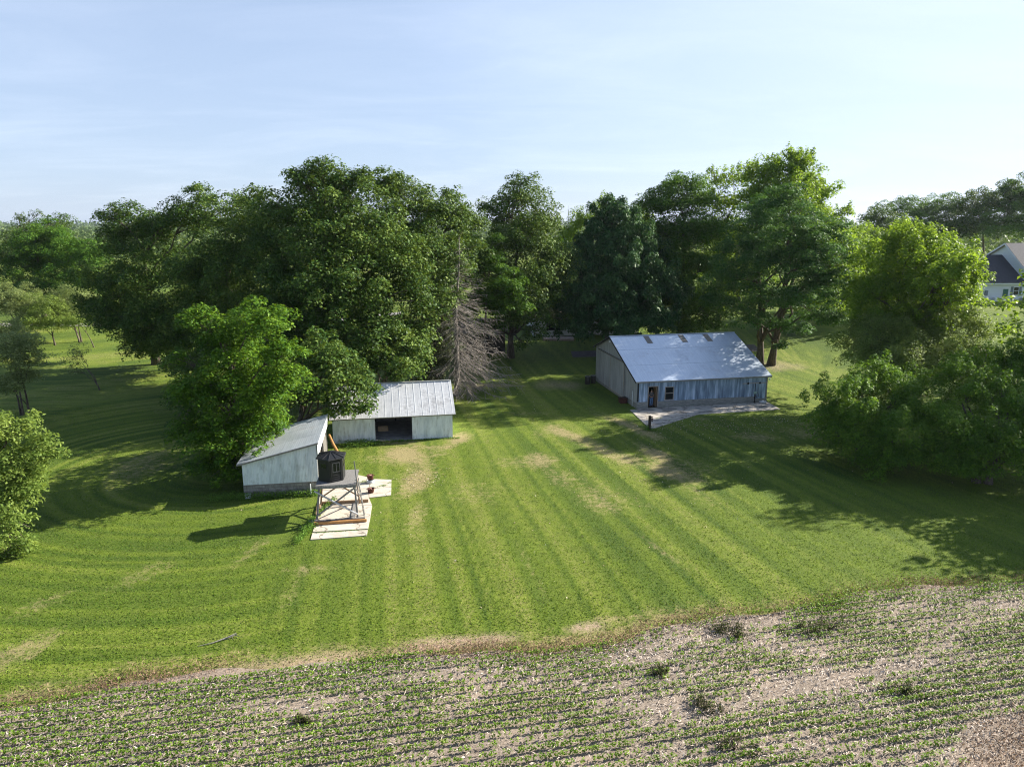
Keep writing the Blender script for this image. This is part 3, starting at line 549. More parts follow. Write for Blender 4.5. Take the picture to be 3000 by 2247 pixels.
tree('walnut_tree', 'bright_walnut', 'bright yellow green tree leaning over the lean-to shed roof', 'bright', .30, dens=1.1)
tree('oak_tree', 'low_oak', 'low dark oak with branches hanging between the two white sheds', 'oak', .28, dens=1.1)
tree('oak_tree', 'back_oak', 'small oak just behind the open garage roof, left of the dead spruce', 'oak', .25, dens=1.1)
tree('oak_tree', 'oak_a', 'tallest and widest oak in the middle of the left tree group', 'oak', .55)
tree('oak_tree', 'oak_b', 'tall oak rising directly behind the bare dead spruce, right end of the oak group', 'oak', .45)
tree('oak_tree', 'oak_c', 'lower oak between the widest oak and the leftmost oak', 'oak', .45)
tree('oak_tree', 'oak_d', 'leftmost big dark oak with limbs hanging low over the mown lawn', 'oak', .5)
tree('oak_tree', 'oak_e', 'tall open topped oak standing between the dead spruce and the pine', 'oak', .42, dens=.85)
tree('larch_tree', 'larch', 'feathery light green pointed tree in front of the open topped oak', 'walnut', .22)
tree('pine_tree', 'pine', 'dark blue green white pine behind the left end of the blue barn', 'pine', .40, sizek=1.2)
tree('maple_tree', 'behind_pine', 'pale green treetops peeking out behind the dark pine', 'maple', .3)
tree('walnut_tree', 'walnut_b', 'dark walnut tree behind the middle of the blue barn roof', 'walnut', .42, sizek=1.3)
tree('maple_tree', 'maple_thin', 'slender upright maple between the walnut and the tallest maple', 'maple', .28, dens=.7, sizek=1.25)
tree('maple_tree', 'maple_big', 'tallest maple with sunlit crown behind the spreading locust', 'maple', .5, sizek=1.25)
tree('locust_tree', 'locust', 'spreading locust with thick bare forked trunk at the right end of the barn', 'locust', .46, dens=1.0, stems=2, sizek=1.2)
tree('maple_tree', 'maple_c', 'sunlit maple behind and right of the spreading locust', 'maple', .35, sizek=1.25)
tree('maple_tree', 'bright_maple', 'broad bright lime green maple in front of the white farmhouse', 'maple', .35, stems=3)
tree('mulberry_tree', 'mulberry', 'bushy mid green tree in front of the bright lime maple', 'lime', .24, dens=1.15, stems=3)
tree('mulberry_tree', 'bush_l', 'round dark bushy tree nearest the blue barn, casting shade on the lawn', 'bush', .22, dens=1.05, stems=2)
tree('mulberry_tree', 'bush_r', 'large dark bushy tree cut by the right edge of the photo', 'bush', .24, dens=1.05, stems=2)
tree('shrub', 'edge_bush', 'dark shrub at the right edge below the farmhouse lawn', 'bush', .12, cat='shrub')
tree('field_tree', 'far_r1', 'small round treetop alone at the left of the far right wood', 'oak', .3, sizek=1.6)
tree('field_tree', 'far_r2', 'flat topped tree in the far wood right of the small round treetop', 'walnut', .4, sizek=1.6)
tree('field_tree', 'far_r3', 'dark tree in the far wood just left of the farmhouse gable', 'oak', .4, sizek=1.6)
tree('field_tree', 'far_r4', 'tallest dark tree of the far wood directly above the farmhouse', 'walnut', .45, sizek=1.6)
tree('field_tree', 'far_l1', 'domed green tree in the far left wood', 'walnut', .4, sizek=1.25, dens=1.2)
tree('field_tree', 'far_l2', 'airy dark tree sticking up over the right side of the far left wood', 'oak', .25, sizek=1.1, dens=.6)
tree('field_tree', 'far_l3', 'dense dark tree at the right end of the far left wood', 'walnut', .35, sizek=1.3)
tree('field_tree', 'far_l4', 'thin wispy tree above the dome at the far left edge', 'dusk', .3, sizek=.8, dens=.7)
tree('field_tree', 'far_l5', 'low dark undergrowth tree at the foot of the far left wood', 'oak', .3, sizek=1.2)
tree('young_locust', 'grove1', 'pale young tree at the left edge of the grove beside the gravel road', 'pale', .14, dens=1.7)
tree('young_locust', 'grove2', 'brighter green young tree in the middle of the grove beside the road', 'lime', .14)
tree('young_locust', 'grove3', 'greyish young tree with dark slim trunks at the right of the grove', 'pale', .13, stems=3, dens=1.5)
tree('young_locust', 'grove4', 'smallest young tree at the right end of the grove near the road', 'lime', .10, dens=.8)
tree('young_locust', 'sapling_big', 'thin pale feathery tree with a slender trunk at the left of the lawn', 'pale', .13, m_bark, dens=1.35, stems=1)
tree('young_locust', 'sapling_two', 'pale feathery tree with two orange lit stems at the left edge', 'pale', .10, dens=1.3, stems=2)
tree('young_locust', 'sapling_small', 'small sparse sapling standing alone in the shaded lawn', 'pale', .08, m_bark, dens=.7)
tree('willow_tree', 'front_left', 'light green drooping tree cut by the lower left edge', 'lime', .25, dens=1.15)
tree('cedar_tree', 'cedar', 'narrow brownish green cedar between the oaks and the dead spruce', 'cedar', .12)
tree('maple_tree', 'bg1', 'sunlit background tree seen through the walnut', 'maple', .3, sizek=1.4)
tree('maple_tree', 'bg2', 'sunlit background tree seen below the slender maple', 'maple', .3, sizek=1.4)
# trees just outside the frame at the right, whose shade lies on the lawn
for i, (x, y, h, r, lb) in enumerate(((71, 76, 21, 7.0, 'tall maple outside the right edge beyond the mulberries'), (49, 56, 18.5, 6.8, 'maple outside the right edge shading the lawn'), (42.5, 43, 11.5, 5.3, 'nearest maple outside the right edge by the field'))):
    TREES['side%d' % i] = ((x, y), [(x, y, h - r * .8, r * .6), (x - r * .45, y - 1, h - r * 1.1, r * .5), (x + r * .4, y + 1, h - r * 1.2, r * .55), (x, y - r * .4, h * .45, r * .6), (x - r * .4, y + r * .3, h * .42, r * .55), (x + r * .3, y + .3 * r, h * .35, r * .6)])
    tree('maple_tree', 'side%d' % i, lb, 'maple', .35, sizek=1.5, dens=.8)

# dead spruce
ds = thing('dead_spruce', (-5.95, 73, zgf(-5.95, 73)), 0, 'bare grey dead spruce with drooping branches behind the open garage', 'dead tree')
rs = np.random.RandomState(4); H_ = 16.5
MB().tube([(0.25 * math.sin(i * .9) * .5 + .55 * (i / 10), 0, -.1 + H_ * i / 10) for i in range(11)], [.27 - .024 * i for i in range(11)], 8).build('trunk', m_dead_bark, ds, smooth=True)
mb = MB(); nb = 250
for i in range(nb):
    f = 1 - (i / nb) ** .85 * .98; h = 1.4 + f * (H_ - 1.8); a = i * 2.399 + rs.normal(0, .3)
    Lb = (.35 + (1 - f) ** .75 * 5.6) * rs.choice([.4, .7, .95, 1.05, 1.2]) * (1.15 if math.cos(a) > 0 else .72) * (1 if h > 2.6 else .6)
    ox = .55 * (h / H_); droop = .68 * (1 - f) + .10; P = []
    for k in range(6):
        q = k / 5; a += rs.normal(0, .05); P.append(Vector((ox + math.cos(a) * Lb * q + rs.normal(0, .03) * Lb * q, math.sin(a) * Lb * q + rs.normal(0, .03) * Lb * q, h + Lb * (-droop * 1.25 * q + .55 * droop * q ** 3) + .1 * Lb * f * q)))
    r0 = .012 + .022 * (Lb / 4.5); mb.tube(P, [r0 * (1 - .72 * k / 5) for k in range(6)], 4, cap=False)
    for k in range(int(5 + Lb * 4.8)):
        q = rs.uniform(.15, .98); j = min(4, int(q * 5)); p = P[j].lerp(P[j + 1], q * 5 - j); d = (P[5] - P[0]).normalized(); sd_ = Vector((-d.y, d.x, 0)).normalized() * (1 if k % 2 else -1)
        l = rs.uniform(.22, .6) * (.3 + (1 - q) * .5 + .1) * Lb * .65; e = p + (d * rs.uniform(.2, .9) + sd_ * rs.uniform(.3, 1.0) + Vector((0, 0, rs.uniform(-.9, .15)))) * l
        mb.tube([p, p.lerp(e, .5) + Vector((0, 0, -.05 * l)), e], [r0 * .42, r0 * .32, r0 * .16], 3, cap=False)
mb.build('branches', m_dead_bark, ds)

# distant woodland in low belts out to the horizon, with a thin mast
rs = np.random.RandomState(8); C = []; N = []; S = []; T = []
for ring, (r0_, r1_, hh, n, s_) in enumerate(((330, 430, 10, 16000, 1.6), (620, 760, 13, 14000, 2.4), (1100, 1400, 15, 12000, 4.0), (2200, 2900, 27, 9000, 8))):
    a = rs.uniform(R(-44), R(44), n); rr_ = rs.uniform(r0_, r1_, n); x = rr_ * np.sin(a); y = rr_ * np.cos(a)
    wv = .75 + .25 * fnoise(x / r0_ * 40, y / r0_ * 40, 50 + ring, 1.0); z = zg(x, y) + hh * wv * rs.rand(n) ** .5
    if ring == 0: k = (x < -60) | (x > 70) | (rs.rand(n) < .6); x, y, z = x[k], y[k], z[k]
    m_ = len(x); C.append(np.stack([x, y, z], 1)); q = rs.normal(0, .6, (m_, 3)); q[:, 2] += .5; q[:, 1] -= .5; N.append(q); S.append(s_ * rs.uniform(.6, 1.4, m_)); T.append(rs.beta(2, 2, m_))
V, Q = quads_from(np.concatenate(C), np.concatenate(N), np.concatenate(S), .8, rs=rs)
tag(np_mesh('distant_woods', V, Q, LEAF['dusk'], tint=np.concatenate(T)), 'hazy belts of far woodland along the horizon', 'woodland', kind='stuff')
m_steel = simple('mast_steel', (.45, .46, .48), .5, .6)
ms = thing('radio_mast', (54, 700, zgf(54, 700)), 0, 'tiny thin radio mast on the horizon between the oak and the pine', 'mast')
mb = MB()
for x, y in ((-.35, -.3), (.35, -.3), (0, .4)): mb.tube([(x, y, 0), (x * .8, y * .8, 29)], .12, 5)
for k in range(14): z = 2 * k + .5; mb.bar((-.33, -.3, z), (.33, -.3, z + 2), .07); mb.bar((.33, -.3, z), (0, .38, z + 2), .07)
mb.build('lattice', m_steel, ms); MB().tube([(0, 0, 28.5), (0, 0, 33)], .08, 6).build('antenna', m_steel, ms)

# pale air
hz = MB().box(-4600, -950, -1.5, 4600, 3300, 60).build('haze', None); tag(hz, kind='stuff'); hz['label'] = 'thin pale summer haze over the far land'
hm = bpy.data.materials.new('haze_air'); hm.use_nodes = True; q = NT(hm.node_tree); q.n.clear()
vol = q.node('ShaderNodeVolumePrincipled', {'Color': (.75, .85, 1.0, 1), 'Density': .00006, 'Anisotropy': .3}); q.l.new(vol.outputs[0], q.node('ShaderNodeOutputMaterial').inputs['Volume']); hz.data.materials.append(hm)

# ---------------------------------------------------------------- surfaces of the buildings
def streaky(name, dark, mid_, lite, rough=.6, metal=0.0, sx=3.0, sz=.12, patch=.7, dirt=None, axis='x'):
    """sheet metal with vertical runs of chalk and dirt"""
    m, t, b = mat(name, rough, metal, .35); o = t.obj(); o = t.node('ShaderNodeVectorMath', {0: o}, operation='ADD').outputs[0]
    n1 = t.noise(t.map(o, (sx, sx, sz)), 2.2, 6, .7); n2 = t.noise(t.map(o, (1, 1, .5)), patch, 3, .5); n3 = t.noise(t.map(o, (sx * 4, sx * 4, sz * 2)), 3, 3, .6)
    n2b = t.noise(t.map(o, (1.3, 1.3, .25)), 1.7, 3, .5)
    f = t.math('ADD', t.math('MULTIPLY', n1, .42), t.math('ADD', t.math('MULTIPLY', n2b, .38), t.math('MULTIPLY', n3, .20)))
    c = t.ramp(f, [(.40, dark), (.50, mid_), (.61, lite)])
    if dirt: c = t.mix(t.ramp(t.math('MULTIPLY', t.noise(t.map(o, (1, 1, .35)), 2.4, 5, .7), n1), [(.24, 0), (.40, .75)]), c, dirt)
    wv = t.node('ShaderNodeTexWave', {'Vector': o, 'Scale': 3.2, 'Distortion': 0.0}, wave_type='BANDS', bands_direction='X' if axis == 'x' else 'Y').outputs[1]
    t.put(b.inputs['Base Color'], c); bump(t, b, wv, .6, .02); return m
m_skyblue = streaky('galvanised_siding', (.11, .16, .24), (.25, .35, .49), (.58, .70, .88), .5, .25, 2.0)  # galvanised metal; the blue of the reflected sky is put into its colours
m_gable = streaky('grey_siding', (.27, .27, .275), (.37, .37, .38), (.47, .47, .485), .8, 0, 2.0, .1, axis='y')
m_white = streaky('white_sheet', (.56, .61, .65), (.74, .79, .82), (.84, .88, .90), .6, 0, 1.5, .2, dirt=(.30, .32, .31))
def roofmat(name, a_, b_, c_, rough, metal, sheets=.6, axis=0, dirt=(.2, .2, .2), blotch=.5, rib=.3):
    m, t, b = mat(name, rough, metal, .5); o = t.obj()
    st_ = (6, .25, .25) if axis == 0 else (.25, 6, .25)
    n1 = t.noise(t.map(o, st_), 1.6, 6, .75); n2 = t.noise(o, .55, 5, .6); n3 = t.noise(o, 3.5, 6, .75)
    c = t.ramp(t.math('ADD', t.math('MULTIPLY', n1, .6), t.math('MULTIPLY', n2, .4)), [(.36, a_), (.5, b_), (.66, c_)])
    c = t.mix(t.ramp(t.math('ADD', t.math('MULTIPLY', n3, .5), t.math('MULTIPLY', n2, .5)), [(.50, 0), (.66, blotch)]), c, dirt)
    wv = t.node('ShaderNodeTexWave', {'Vector': o, 'Scale': 2.1, 'Distortion': 0.0}, wave_type='BANDS', bands_direction='X' if axis == 0 else 'Y').outputs[1]
    t.put(b.inputs['Base Color'], c); t.put(b.inputs['Roughness'], t.ramp(n2, [(.3, rough - .1), (.7, rough + .12)])); bump(t, b, wv, rib, .012); return m
m_broof = roofmat('barn_tin', (.45, .53, .65), (.55, .63, .74), (.68, .74, .83), .42, .55, dirt=(.33, .37, .45), blotch=.6)  # sky reflection on the tin is tinted into these base colours
m_groof = roofmat('garage_tin', (.44, .45, .47), (.58, .59, .61), (.70, .71, .73), .55, .25, dirt=(.17, .17, .18), blotch=.75, rib=.05)
m_sroof = roofmat('shed_tin', (.36, .40, .45), (.48, .52, .57), (.60, .63, .68), .55, .25, dirt=(.18, .16, .15), blotch=.55)
m_wood = simple('grey_wood', (.30, .285, .26), .9, 0, .55, 4, (1, 1, 5), c2=(.12, .11, .10), bmp=.4)
m_base = simple('weathered_boards', (.37, .365, .34), .9, 0, .5, 2.2, (1.2, 1.2, 9), c2=(.13, .13, .125), bmp=.5)
m_frame = simple('door_trim', (.42, .36, .31), .8, 0, .3, 5)
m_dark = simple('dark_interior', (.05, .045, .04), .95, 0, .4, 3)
m_tar = simple('black_board', (.018, .018, .02), .8)
m_skyl = simple('skylight_panel', (.24, .22, .19), .6, 0, .4, 4, (1, 4, 1), c2=(.12, .11, .10))
m_rust = simple('rusty_iron', (.13, .045, .030), .85, .2, .5, 9, c2=(.045, .02, .018), bmp=.4)
m_galv = simple('galvanised', (.5, .51, .52), .45, .5, .3, 5)
m_log = simple('peeled_log', (.56, .30, .10), .8, 0, .5, 5, (.8, 6, 6), c2=(.30, .13, .045), bmp=.3)
m_lum = simple('grey_lumber', (.29, .28, .27), .85, 0, .4, 5, (3, 3, .6), c2=(.13, .125, .12))
m_lumb = simple('brown_sunlit_lumber', (.34, .235, .14), .85, 0, .4, 5, (1, 4, 4), c2=(.19, .12, .07))  # brown planks, and warm sunlight painted into the back braces
m_lampw = simple('lamp_white', (.85, .87, .9), .4)
def concrete(name, a_, b_, stain, amt, crack=.9):
    m, t, b = mat(name, .9, 0, .2); P_ = t.pos()
    n1 = t.noise(P_, .9, 6, .7); n2 = t.noise(P_, 7, 5, .8); n3 = t.noise(t.map(P_, (1, 1.8, 1)), .75, 5, .65, .8)
    c = t.ramp(t.math('ADD', t.math('MULTIPLY', n1, .5), t.math('MULTIPLY', n2, .5)), [(.36, a_), (.62, b_)])
    c = t.mix(t.ramp(n3, [(.50, 0), (.60, amt)]), c, stain)
    dv_ = t.node('ShaderNodeVectorMath', {0: P_, 1: t.node('ShaderNodeVectorMath', {0: t.node('ShaderNodeTexNoise', {'Vector': P_, 'Scale': 1.5}).outputs[1], 'Scale': .9}, operation='SCALE').outputs[0]}, operation='ADD').outputs[0]
    vo = t.node('ShaderNodeTexVoronoi', {'Vector': dv_, 'Scale': .30}, feature='DISTANCE_TO_EDGE').outputs[0]
    c = t.mix(t.ramp(vo, [(.004, crack), (.012, 0)]), c, (.20, .17, .13)); t.put(b.inputs['Base Color'], c); bump(t, b, n2, .3, .02); return m
m_conc = concrete('pale_concrete', (.44, .385, .315), (.62, .56, .48), (.36, .32, .27), .5)
m_apron = concrete('stained_concrete', (.34, .315, .285), (.52, .475, .42), (.11, .105, .10), .85)
m_found, t, b = mat('block_foundation', .9, 0, .2); o = t.obj()
br = t.node('ShaderNodeTexBrick', {'Vector': t.map(o, (1, 1, 1), (R(90), 0, 0)), 'Color1': (.34, .32, .29, 1), 'Color2': (.25, .235, .215, 1), 'Mortar': (.17, .16, .15, 1), 'Scale': 1.0, 'Mortar Size': .012, 'Brick Width': .4, 'Row Height': .2}).outputs[0]
nn = t.noise(o, 3, 6, .7); t.put(b.inputs['Base Color'], t.mix(t.ramp(nn, [(.42, 0), (.62, .65)]), br, (.13, .10, .085))); bump(t, b, nn, .4)

def cells(mb, xs, zs, y0, y1, holes):
    for i in range(len(xs) - 1):
        for j in range(len(zs) - 1):
            cx, cz = (xs[i] + xs[i + 1]) / 2, (zs[j] + zs[j + 1]) / 2
            if any(h[0] < cx < h[1] and h[2] < cz < h[3] for h in holes): continue
            mb.box(xs[i], y0, zs[j], xs[i + 1], y1, zs[j + 1])
    return mb

# ---------------------------------------------------------------- blue barn
BA = 11.5
barn = thing('barn', (12.29, 67.8, 0), BA, 'long low barn with streaked metal siding and big tin roof, both tinted sky blue', 'barn')
D = (1.16, 2.13, 0.0, 2.13); W = (2.94, 3.78, .76, 2.0)
mb = MB(); cells(mb, [0, D[0], D[1], W[0], W[1], 14.0], [.63, W[2], W[3], D[3], 2.74], -.05, 0, [D, W])
mb.build('front_siding', m_skyblue, barn)
mb = MB()
for x0, x1 in ((-.02, D[0]), (D[1], 14.02)):
    for k in range(3): mb.box(x0, -.075 - .012 * (2 - k), -.1 + k * .245 + (.004 if k else 0), x1, 0.0, .135 + k * .245)
mb.build('base_boards', m_base, barn)
mb = MB().prism([(0.0, -.2), (13.0, -.2), (13.0, 3.98), (7.85, 5.86), (0, 2.74)], 'x', .0, .08); mb.build('gable_wall', m_gable, barn)
mb = MB().prism([(0.0, -.2), (13.0, -.2), (13.0, 3.98), (7.85, 5.86), (0, 2.74)], 'x', 13.92, 14.0); mb.build('end_wall', m_gable, barn)
MB().box(.08, 12.92, -.2, 13.92, 13.0, 3.98).build('back_wall', m_gable, barn)
mb = MB()
for k in range(2): mb.box(-.035 - .01 * (1 - k), .03, -.15 + k * .32 + (.004 if k else 0), -.002, 12.97, .165 + k * .32)
mb.build('gable_base_boards', m_base, barn)
dL = MB().box(-.10, 3.50, .22, -.05, 7.78, 3.84); dL.build('sliding_door', m_gable, barn)
mb = MB()
for y in (3.5, 7.70): mb.box(-.125, y, .22, -.101, y + .09, 3.84)
mb.box(-.125, 3.6, .22, -.101, 7.69, .34); mb.build('door_trim', m_frame, barn)
MB().box(-.095, 7.86, .34, -.05, 11.7, 3.84).build('sliding_door', m_gable, barn)
rl = MB().box(-.17, 3.3, 3.86, -.04, 11.9, 3.99).build('door_track', m_wood, barn)
# roof: three overlapping courses in front, one behind
def slope(y0, z0, y1, z1, th, x0, x1, up):
    n = Vector((0, -(z1 - z0), (y1 - y0))).normalized(); a = (y0 + n.y * up, z0 + n.z * up); c = (y1 + n.y * up, z1 + n.z * up)
    return MB().prism([a, c, (c[0] + n.y * th, c[1] + n.z * th), (a[0] + n.y * th, a[1] + n.z * th)], 'x', x0, x1)
P0 = (-.34, 2.72); P1 = (7.85, 5.93); P2 = (13.3, 3.96)
mb = MB()
cuts = [0, .335, .675, 1.0]
for k in range(3):
    a, c = cuts[k], min(1.0, cuts[k + 1] + (.012 if k < 2 else 0)); pa = [P0[i] + (P1[i] - P0[i]) * a for i in (0, 1)]; pc = [P0[i] + (P1[i] - P0[i]) * c for i in (0, 1)]
    s_ = slope(pa[0], pa[1], pc[0], pc[1], .02, -.28, 14.3, .02 + (.014 * (k)))
    mb.add(s_.v, s_.f)
mb.build('roof', m_broof, barn)
slope(P1[0], P1[1], P2[0], P2[1], .025, -.28, 14.3, .02).build('roof', m_broof, barn)
MB().bar((-.3, 7.85, 6.01), (14.32, 7.85, 6.01), .26, .03).build('ridge_cap', m_broof, barn)
for x in (3.45, 7.45, 10.35):
    s_ = slope(P0[0] + (P1[0] - P0[0]) * .80, P0[1] + (P1[1] - P0[1]) * .80, P0[0] + (P1[0] - P0[0]) * .975, P0[1] + (P1[1] - P0[1]) * .975, .012, x, x + .62, .072)
    s_.build('skylight', m_skyl, barn)
mb = MB().box(-.26, -.33, 2.60, 14.28, -.28, 2.74); mb.box(-.22, -.27, 2.64, 14.2, -.06, 2.67); mb.build('eave_board', m_base, barn)
for (ya, za), (yb, zb) in ((P0, P1), (P2, P1)):
    for x in (-.29, 14.29): MB().bar((x, ya, za - .06), (x, yb, zb - .06), .03, .15, (0, 0, 1)).build('rake_board', m_tar, barn)
MB().box(.0, -.085, .66, .16, -.053, 2.62).build('corner_board', m_tar, barn)
MB().box(13.86, -.085, .2, 14.0, -.053, 2.60).build('corner_board', m_wood, barn)
mb = MB(); f_ = .06
mb.box(D[0] - f_, -.09, 0, D[0], .02, D[3] + f_).box(D[1], -.09, 0, D[1] + f_, .02, D[3] + f_).box(D[0], -.09, D[3], D[1], .02, D[3] + f_); dfm = mb.build('door_frame', m_frame, barn)
MB().box(D[1] - .10, .06, .04, D[1] - .05, .92, 2.08).build('door', simple('brown_door', (.30, .20, .12), .7), barn)
mb = MB(); mb.box(W[0] - .06, -.09, W[2] - .06, W[0], .02, W[3] + .06).box(W[1], -.09, W[2] - .06, W[1] + .06, .02, W[3] + .06).box(W[0], -.09, W[3], W[1], .02, W[3] + .06).box(W[0] - .09, -.12, W[2] - .06, W[1] + .09, .02, W[2] - .001)
mb.box(W[0], -.07, 1.37, W[1], -.02, 1.42); wn = mb.build('window', m_frame, barn)
gl, t, b = mat('dark_glass', .12, 0, .5); b.inputs['Base Color'].default_value = (.012, .014, .018, 1)
MB().box(W[0], -.03, W[2], W[1], -.015, 1.369).box(W[0], -.03, 1.421, W[1], -.015, W[3]).build('pane', gl, wn)
sdr = MB().box(11.40, -.115, .62, 12.60, -.082, 1.98).build('sliding_door', m_skyblue, barn); MB().box(12.68, -.115, .40, 13.78, -.082, 1.98).build('sliding_door', m_skyblue, barn)
MB().box(11.2, -.145, 1.99, 13.9, -.09, 2.06).build('door_track', m_frame, barn); 
for x in (11.7, 13.0): MB().box(x, -.16, 1.93, x + .22, -.146, 2.12).build('track_hanger', m_dark, barn)
MB().box(12.605, -.11, .4, 12.675, -.085, 1.98).build('door_gap_board', m_tar, barn)
MB().lathe([(0.0, .10), (.09, .08), (.11, 0), (.06, -.1), (0, -.12)], 10, (-.22, 7.85, 5.42)).build('wall_lamp', m_lampw, barn)
MB().lathe([(0.0, .10), (.08, .08), (.10, 0), (.06, -.08), (0, -.1)], 10, (14.12, -.2, 2.38)).build('wall_lamp', m_lampw, barn)
MB().tube([(-.10, .95, -.02), (-.10, .95, 1.55)], .028, 6).build('conduit', m_lampw, barn)
MB().box(.08, 0.0, -.12, 13.92, 12.92, .03).build('floor', m_dark, barn)
for x in (4.7, 9.3):
    for y in (4.0, 8.0): MB().box(x, y, .03, x + .15, y + .15, 4.3 if y < 5 else 5.7).build('post', m_dark, barn)

# apron in front of the barn (setting)
ap = MB().prism([(11.53, 67.1), (12.26, 60.38), (14.89, 62.82), (16.6, 64.38), (17.82, 65.45), (26.32, 67.33), (26.1, 70.3), (12.6, 67.6)], 'z', -.1, .045).build('concrete_apron', m_apron); tag(ap, kind='structure')

# ---------------------------------------------------------------- open garage (white, two bays closed)
ga = thing('garage', (-14.8, 56.27, 0), 10.8, 'white open fronted garage with grey ribbed tin roof beside the dead spruce', 'garage')
MB().box(0, -.05, -.05, 3.45, 0, 2.2).build('front_wall', m_white, ga)
MB().box(6.5, -.13, .03, 9.9, -.08, 2.13).build('sliding_door', m_white, ga)
MB().box(6.56, -.05, -.05, 9.86, 0, 2.2).build('front_wall', m_white, ga)
mb = MB(); mb.box(3.2, -.17, 2.14, 9.95, -.14, 2.26); mb.build('door_track', m_galv, ga); MB().box(3.45, -.05, 2.06, 6.56, 0, 2.2).build('lintel', m_wood, ga)
mb = MB()
gp = [(0, -.1), (6.2, -.1), (6.2, 2.2), (3.1, 4.12), (0, 2.2)]
MB().prism(gp, 'x', 0, .06).build('end_wall', m_white, ga); MB().prism(gp, 'x', 9.84, 9.9).build('end_wall', m_white, ga); MB().box(.06, 6.12, -.1, 9.84, 6.2, 2.2).build('back_wall', m_wood, ga)
slope(-.35, 2.10, 3.1, 4.235, .03, -.2, 10.15, .02).build('roof', m_groof, ga); slope(3.1, 4.235, 6.5, 2.13, .03, -.2, 10.15, .02).build('roof', m_groof, ga)
mb = MB(); n = Vector((0, -2.135, 3.45)).normalized()
for k in range(17):
    x = .0 + k * .62; mb.bar(Vector((x, -.36, 2.10)) + n * .052, Vector((x, 3.08, 4.235)) + n * .052, .05, .006, (0, 0, 1))
mb.build('roof_ribs', simple('rib_white', (.70, .71, .72), .7, 0, .1), ga)
MB().bar((-.2, 3.1, 4.31), (10.15, 3.1, 4.31), .22, .03).build('ridge_cap', m_galv, ga)
mb = MB()
for k in range(30): mb.box(-.15 + k * .345, -.36, 2.05, -.09 + k * .345, -.27, 2.115)
mb.box(-.18, -.265, 2.03, 10.1, -.23, 2.12); mb.build('eave_board', m_wood, ga)
MB().box(.06, 0, -.08, 9.84, 6.12, .035).build('floor', simple('garage_floor', (.30, .30, .31), .9, 0, .4, 2), ga)
for x in (1.6, 3.4, 5.2, 7.0, 8.8): MB().box(x, 6.0, .035, x + .1, 6.11, 2.2).build('stud', m_dark, ga)
for y in (1.5, 3.0, 4.5): MB().box(.061, y, .035, .16, y + .1, 2.2).build('stud', m_dark, ga)
a_ = R(10.8); gx_, gy_ = -14.8, 56.27
def GL(x, y): return gx_ + x * math.cos(a_) - y * math.sin(a_), gy_ + x * math.sin(a_) + y * math.cos(a_)
px_, py_ = GL(4.1, 3.0)
pk = thing('wooden_crate', (px_, py_, .035), 14, 'pale wooden crate on the garage floor just inside the opening', 'crate')
mb = MB()
for k in range(3): mb.box(-.42, -.22, k * .13, .42, -.20, k * .13 + .11); mb.box(-.42, .20, k * .13, .42, .22, k * .13 + .11)
mb.box(-.44, -.2, 0, -.42, .2, .37).box(.42, -.2, 0, .44, .2, .37).box(-.42, -.2, 0, .42, .2, .02); mb.build('slats', simple('fresh_wood', (.60, .42, .24), .8), pk)

# ---------------------------------------------------------------- lean-to shed
sh = thing('lean_to_shed', (-17.83, 44.44, 0), 9.15, 'white lean-to shed on a block foundation with single slope tin roof', 'shed')
MB().box(0, 0, -.1, 4.84, .18, .87).build('foundation', m_found, sh); MB().box(0, .18, -.1, .18, 6.9, .87).build('foundation', m_found, sh)
MB().prism([(.02, .87), (4.84, .87), (4.84, 3.52), (.02, 2.30)], 'y', -.01, .05).build('front_wall', m_white, sh)
MB().box(.02, .05, .87, .08, 6.9, 2.31).build('side_wall', m_white, sh)
MB().prism([(0.08, -.1), (4.84, -.1), (4.84, 3.5), (.08, 2.3)], 'y', 6.84, 6.9).build('back_wall', m_wood, sh)
mb = MB()
def xs_(x): return 2.31 + (x + .25) * (1.27 / 5.3)
for k, (y0, y1) in enumerate(((-.22, 2.2), (2.19, 4.6), (4.59, 7.1))):
    u_ = .006 * k; mb.prism([(-.28, xs_(-.28) + .05 + u_), (5.0, xs_(5.0) + .05 + u_), (5.0, xs_(5.0) + .075 + u_), (-.28, xs_(-.28) + .075 + u_)], 'y', y0, y1)
mb.build('roof', m_sroof, sh)
MB().bar((-.27, -.225, xs_(-.28) + .01), (5.0, -.225, xs_(5.0) + .01), .04, .10).build('rake_board', m_wood, sh)
MB().prism([(-.14, 3.50), (7.0, 3.50), (7.0, 2.85), (-.14, 2.62)], 'x', 4.90, 4.94).build('side_fascia', simple('clean_white', (.74, .77, .79), .5, 0, .12), sh)
for y in (.25, 2.2, 4.3): MB().box(4.70, y, 0, 4.84, y + .14, 3.45).build('post', m_wood, sh)
mb = MB()
for k in range(12): mb.box(4.76 + .01 * (k % 2), 4.55 + k * .19, -.05, 4.79 + .01 * (k % 2), 4.55 + k * .19 + .17, 3.0 - .25 * ((k * 7) % 3))
mb.build('side_boards', m_wood, sh); MB().box(.2, .2, -.08, 4.7, 6.8, .02).build('floor', m_dark, sh)
a8 = R(9.15)
def SL(x, y): return -17.83 + x * math.cos(a8) - y * math.sin(a8), 44.44 + x * math.sin(a8) + y * math.cos(a8)
x, y = SL(4.35, -.32); hp = thing('standpipe', (x, y, 0), 9, 'white standpipe with dark tap at the right end of the block foundation', 'water pipe')
MB().tube([(0, 0, -.05), (0, 0, .84)], .028, 8).build('pipe', m_lampw, hp); MB().tube([(-.12, 0, .86), (.03, 0, .88), (.10, -.05, .96)], .03, 8).build('tap', m_dark, hp)
x, y = SL(.28, -.16); hp = thing('utility_box', (x, y, 0), 9, 'small white box on the ground at the left corner of the block foundation', 'box')
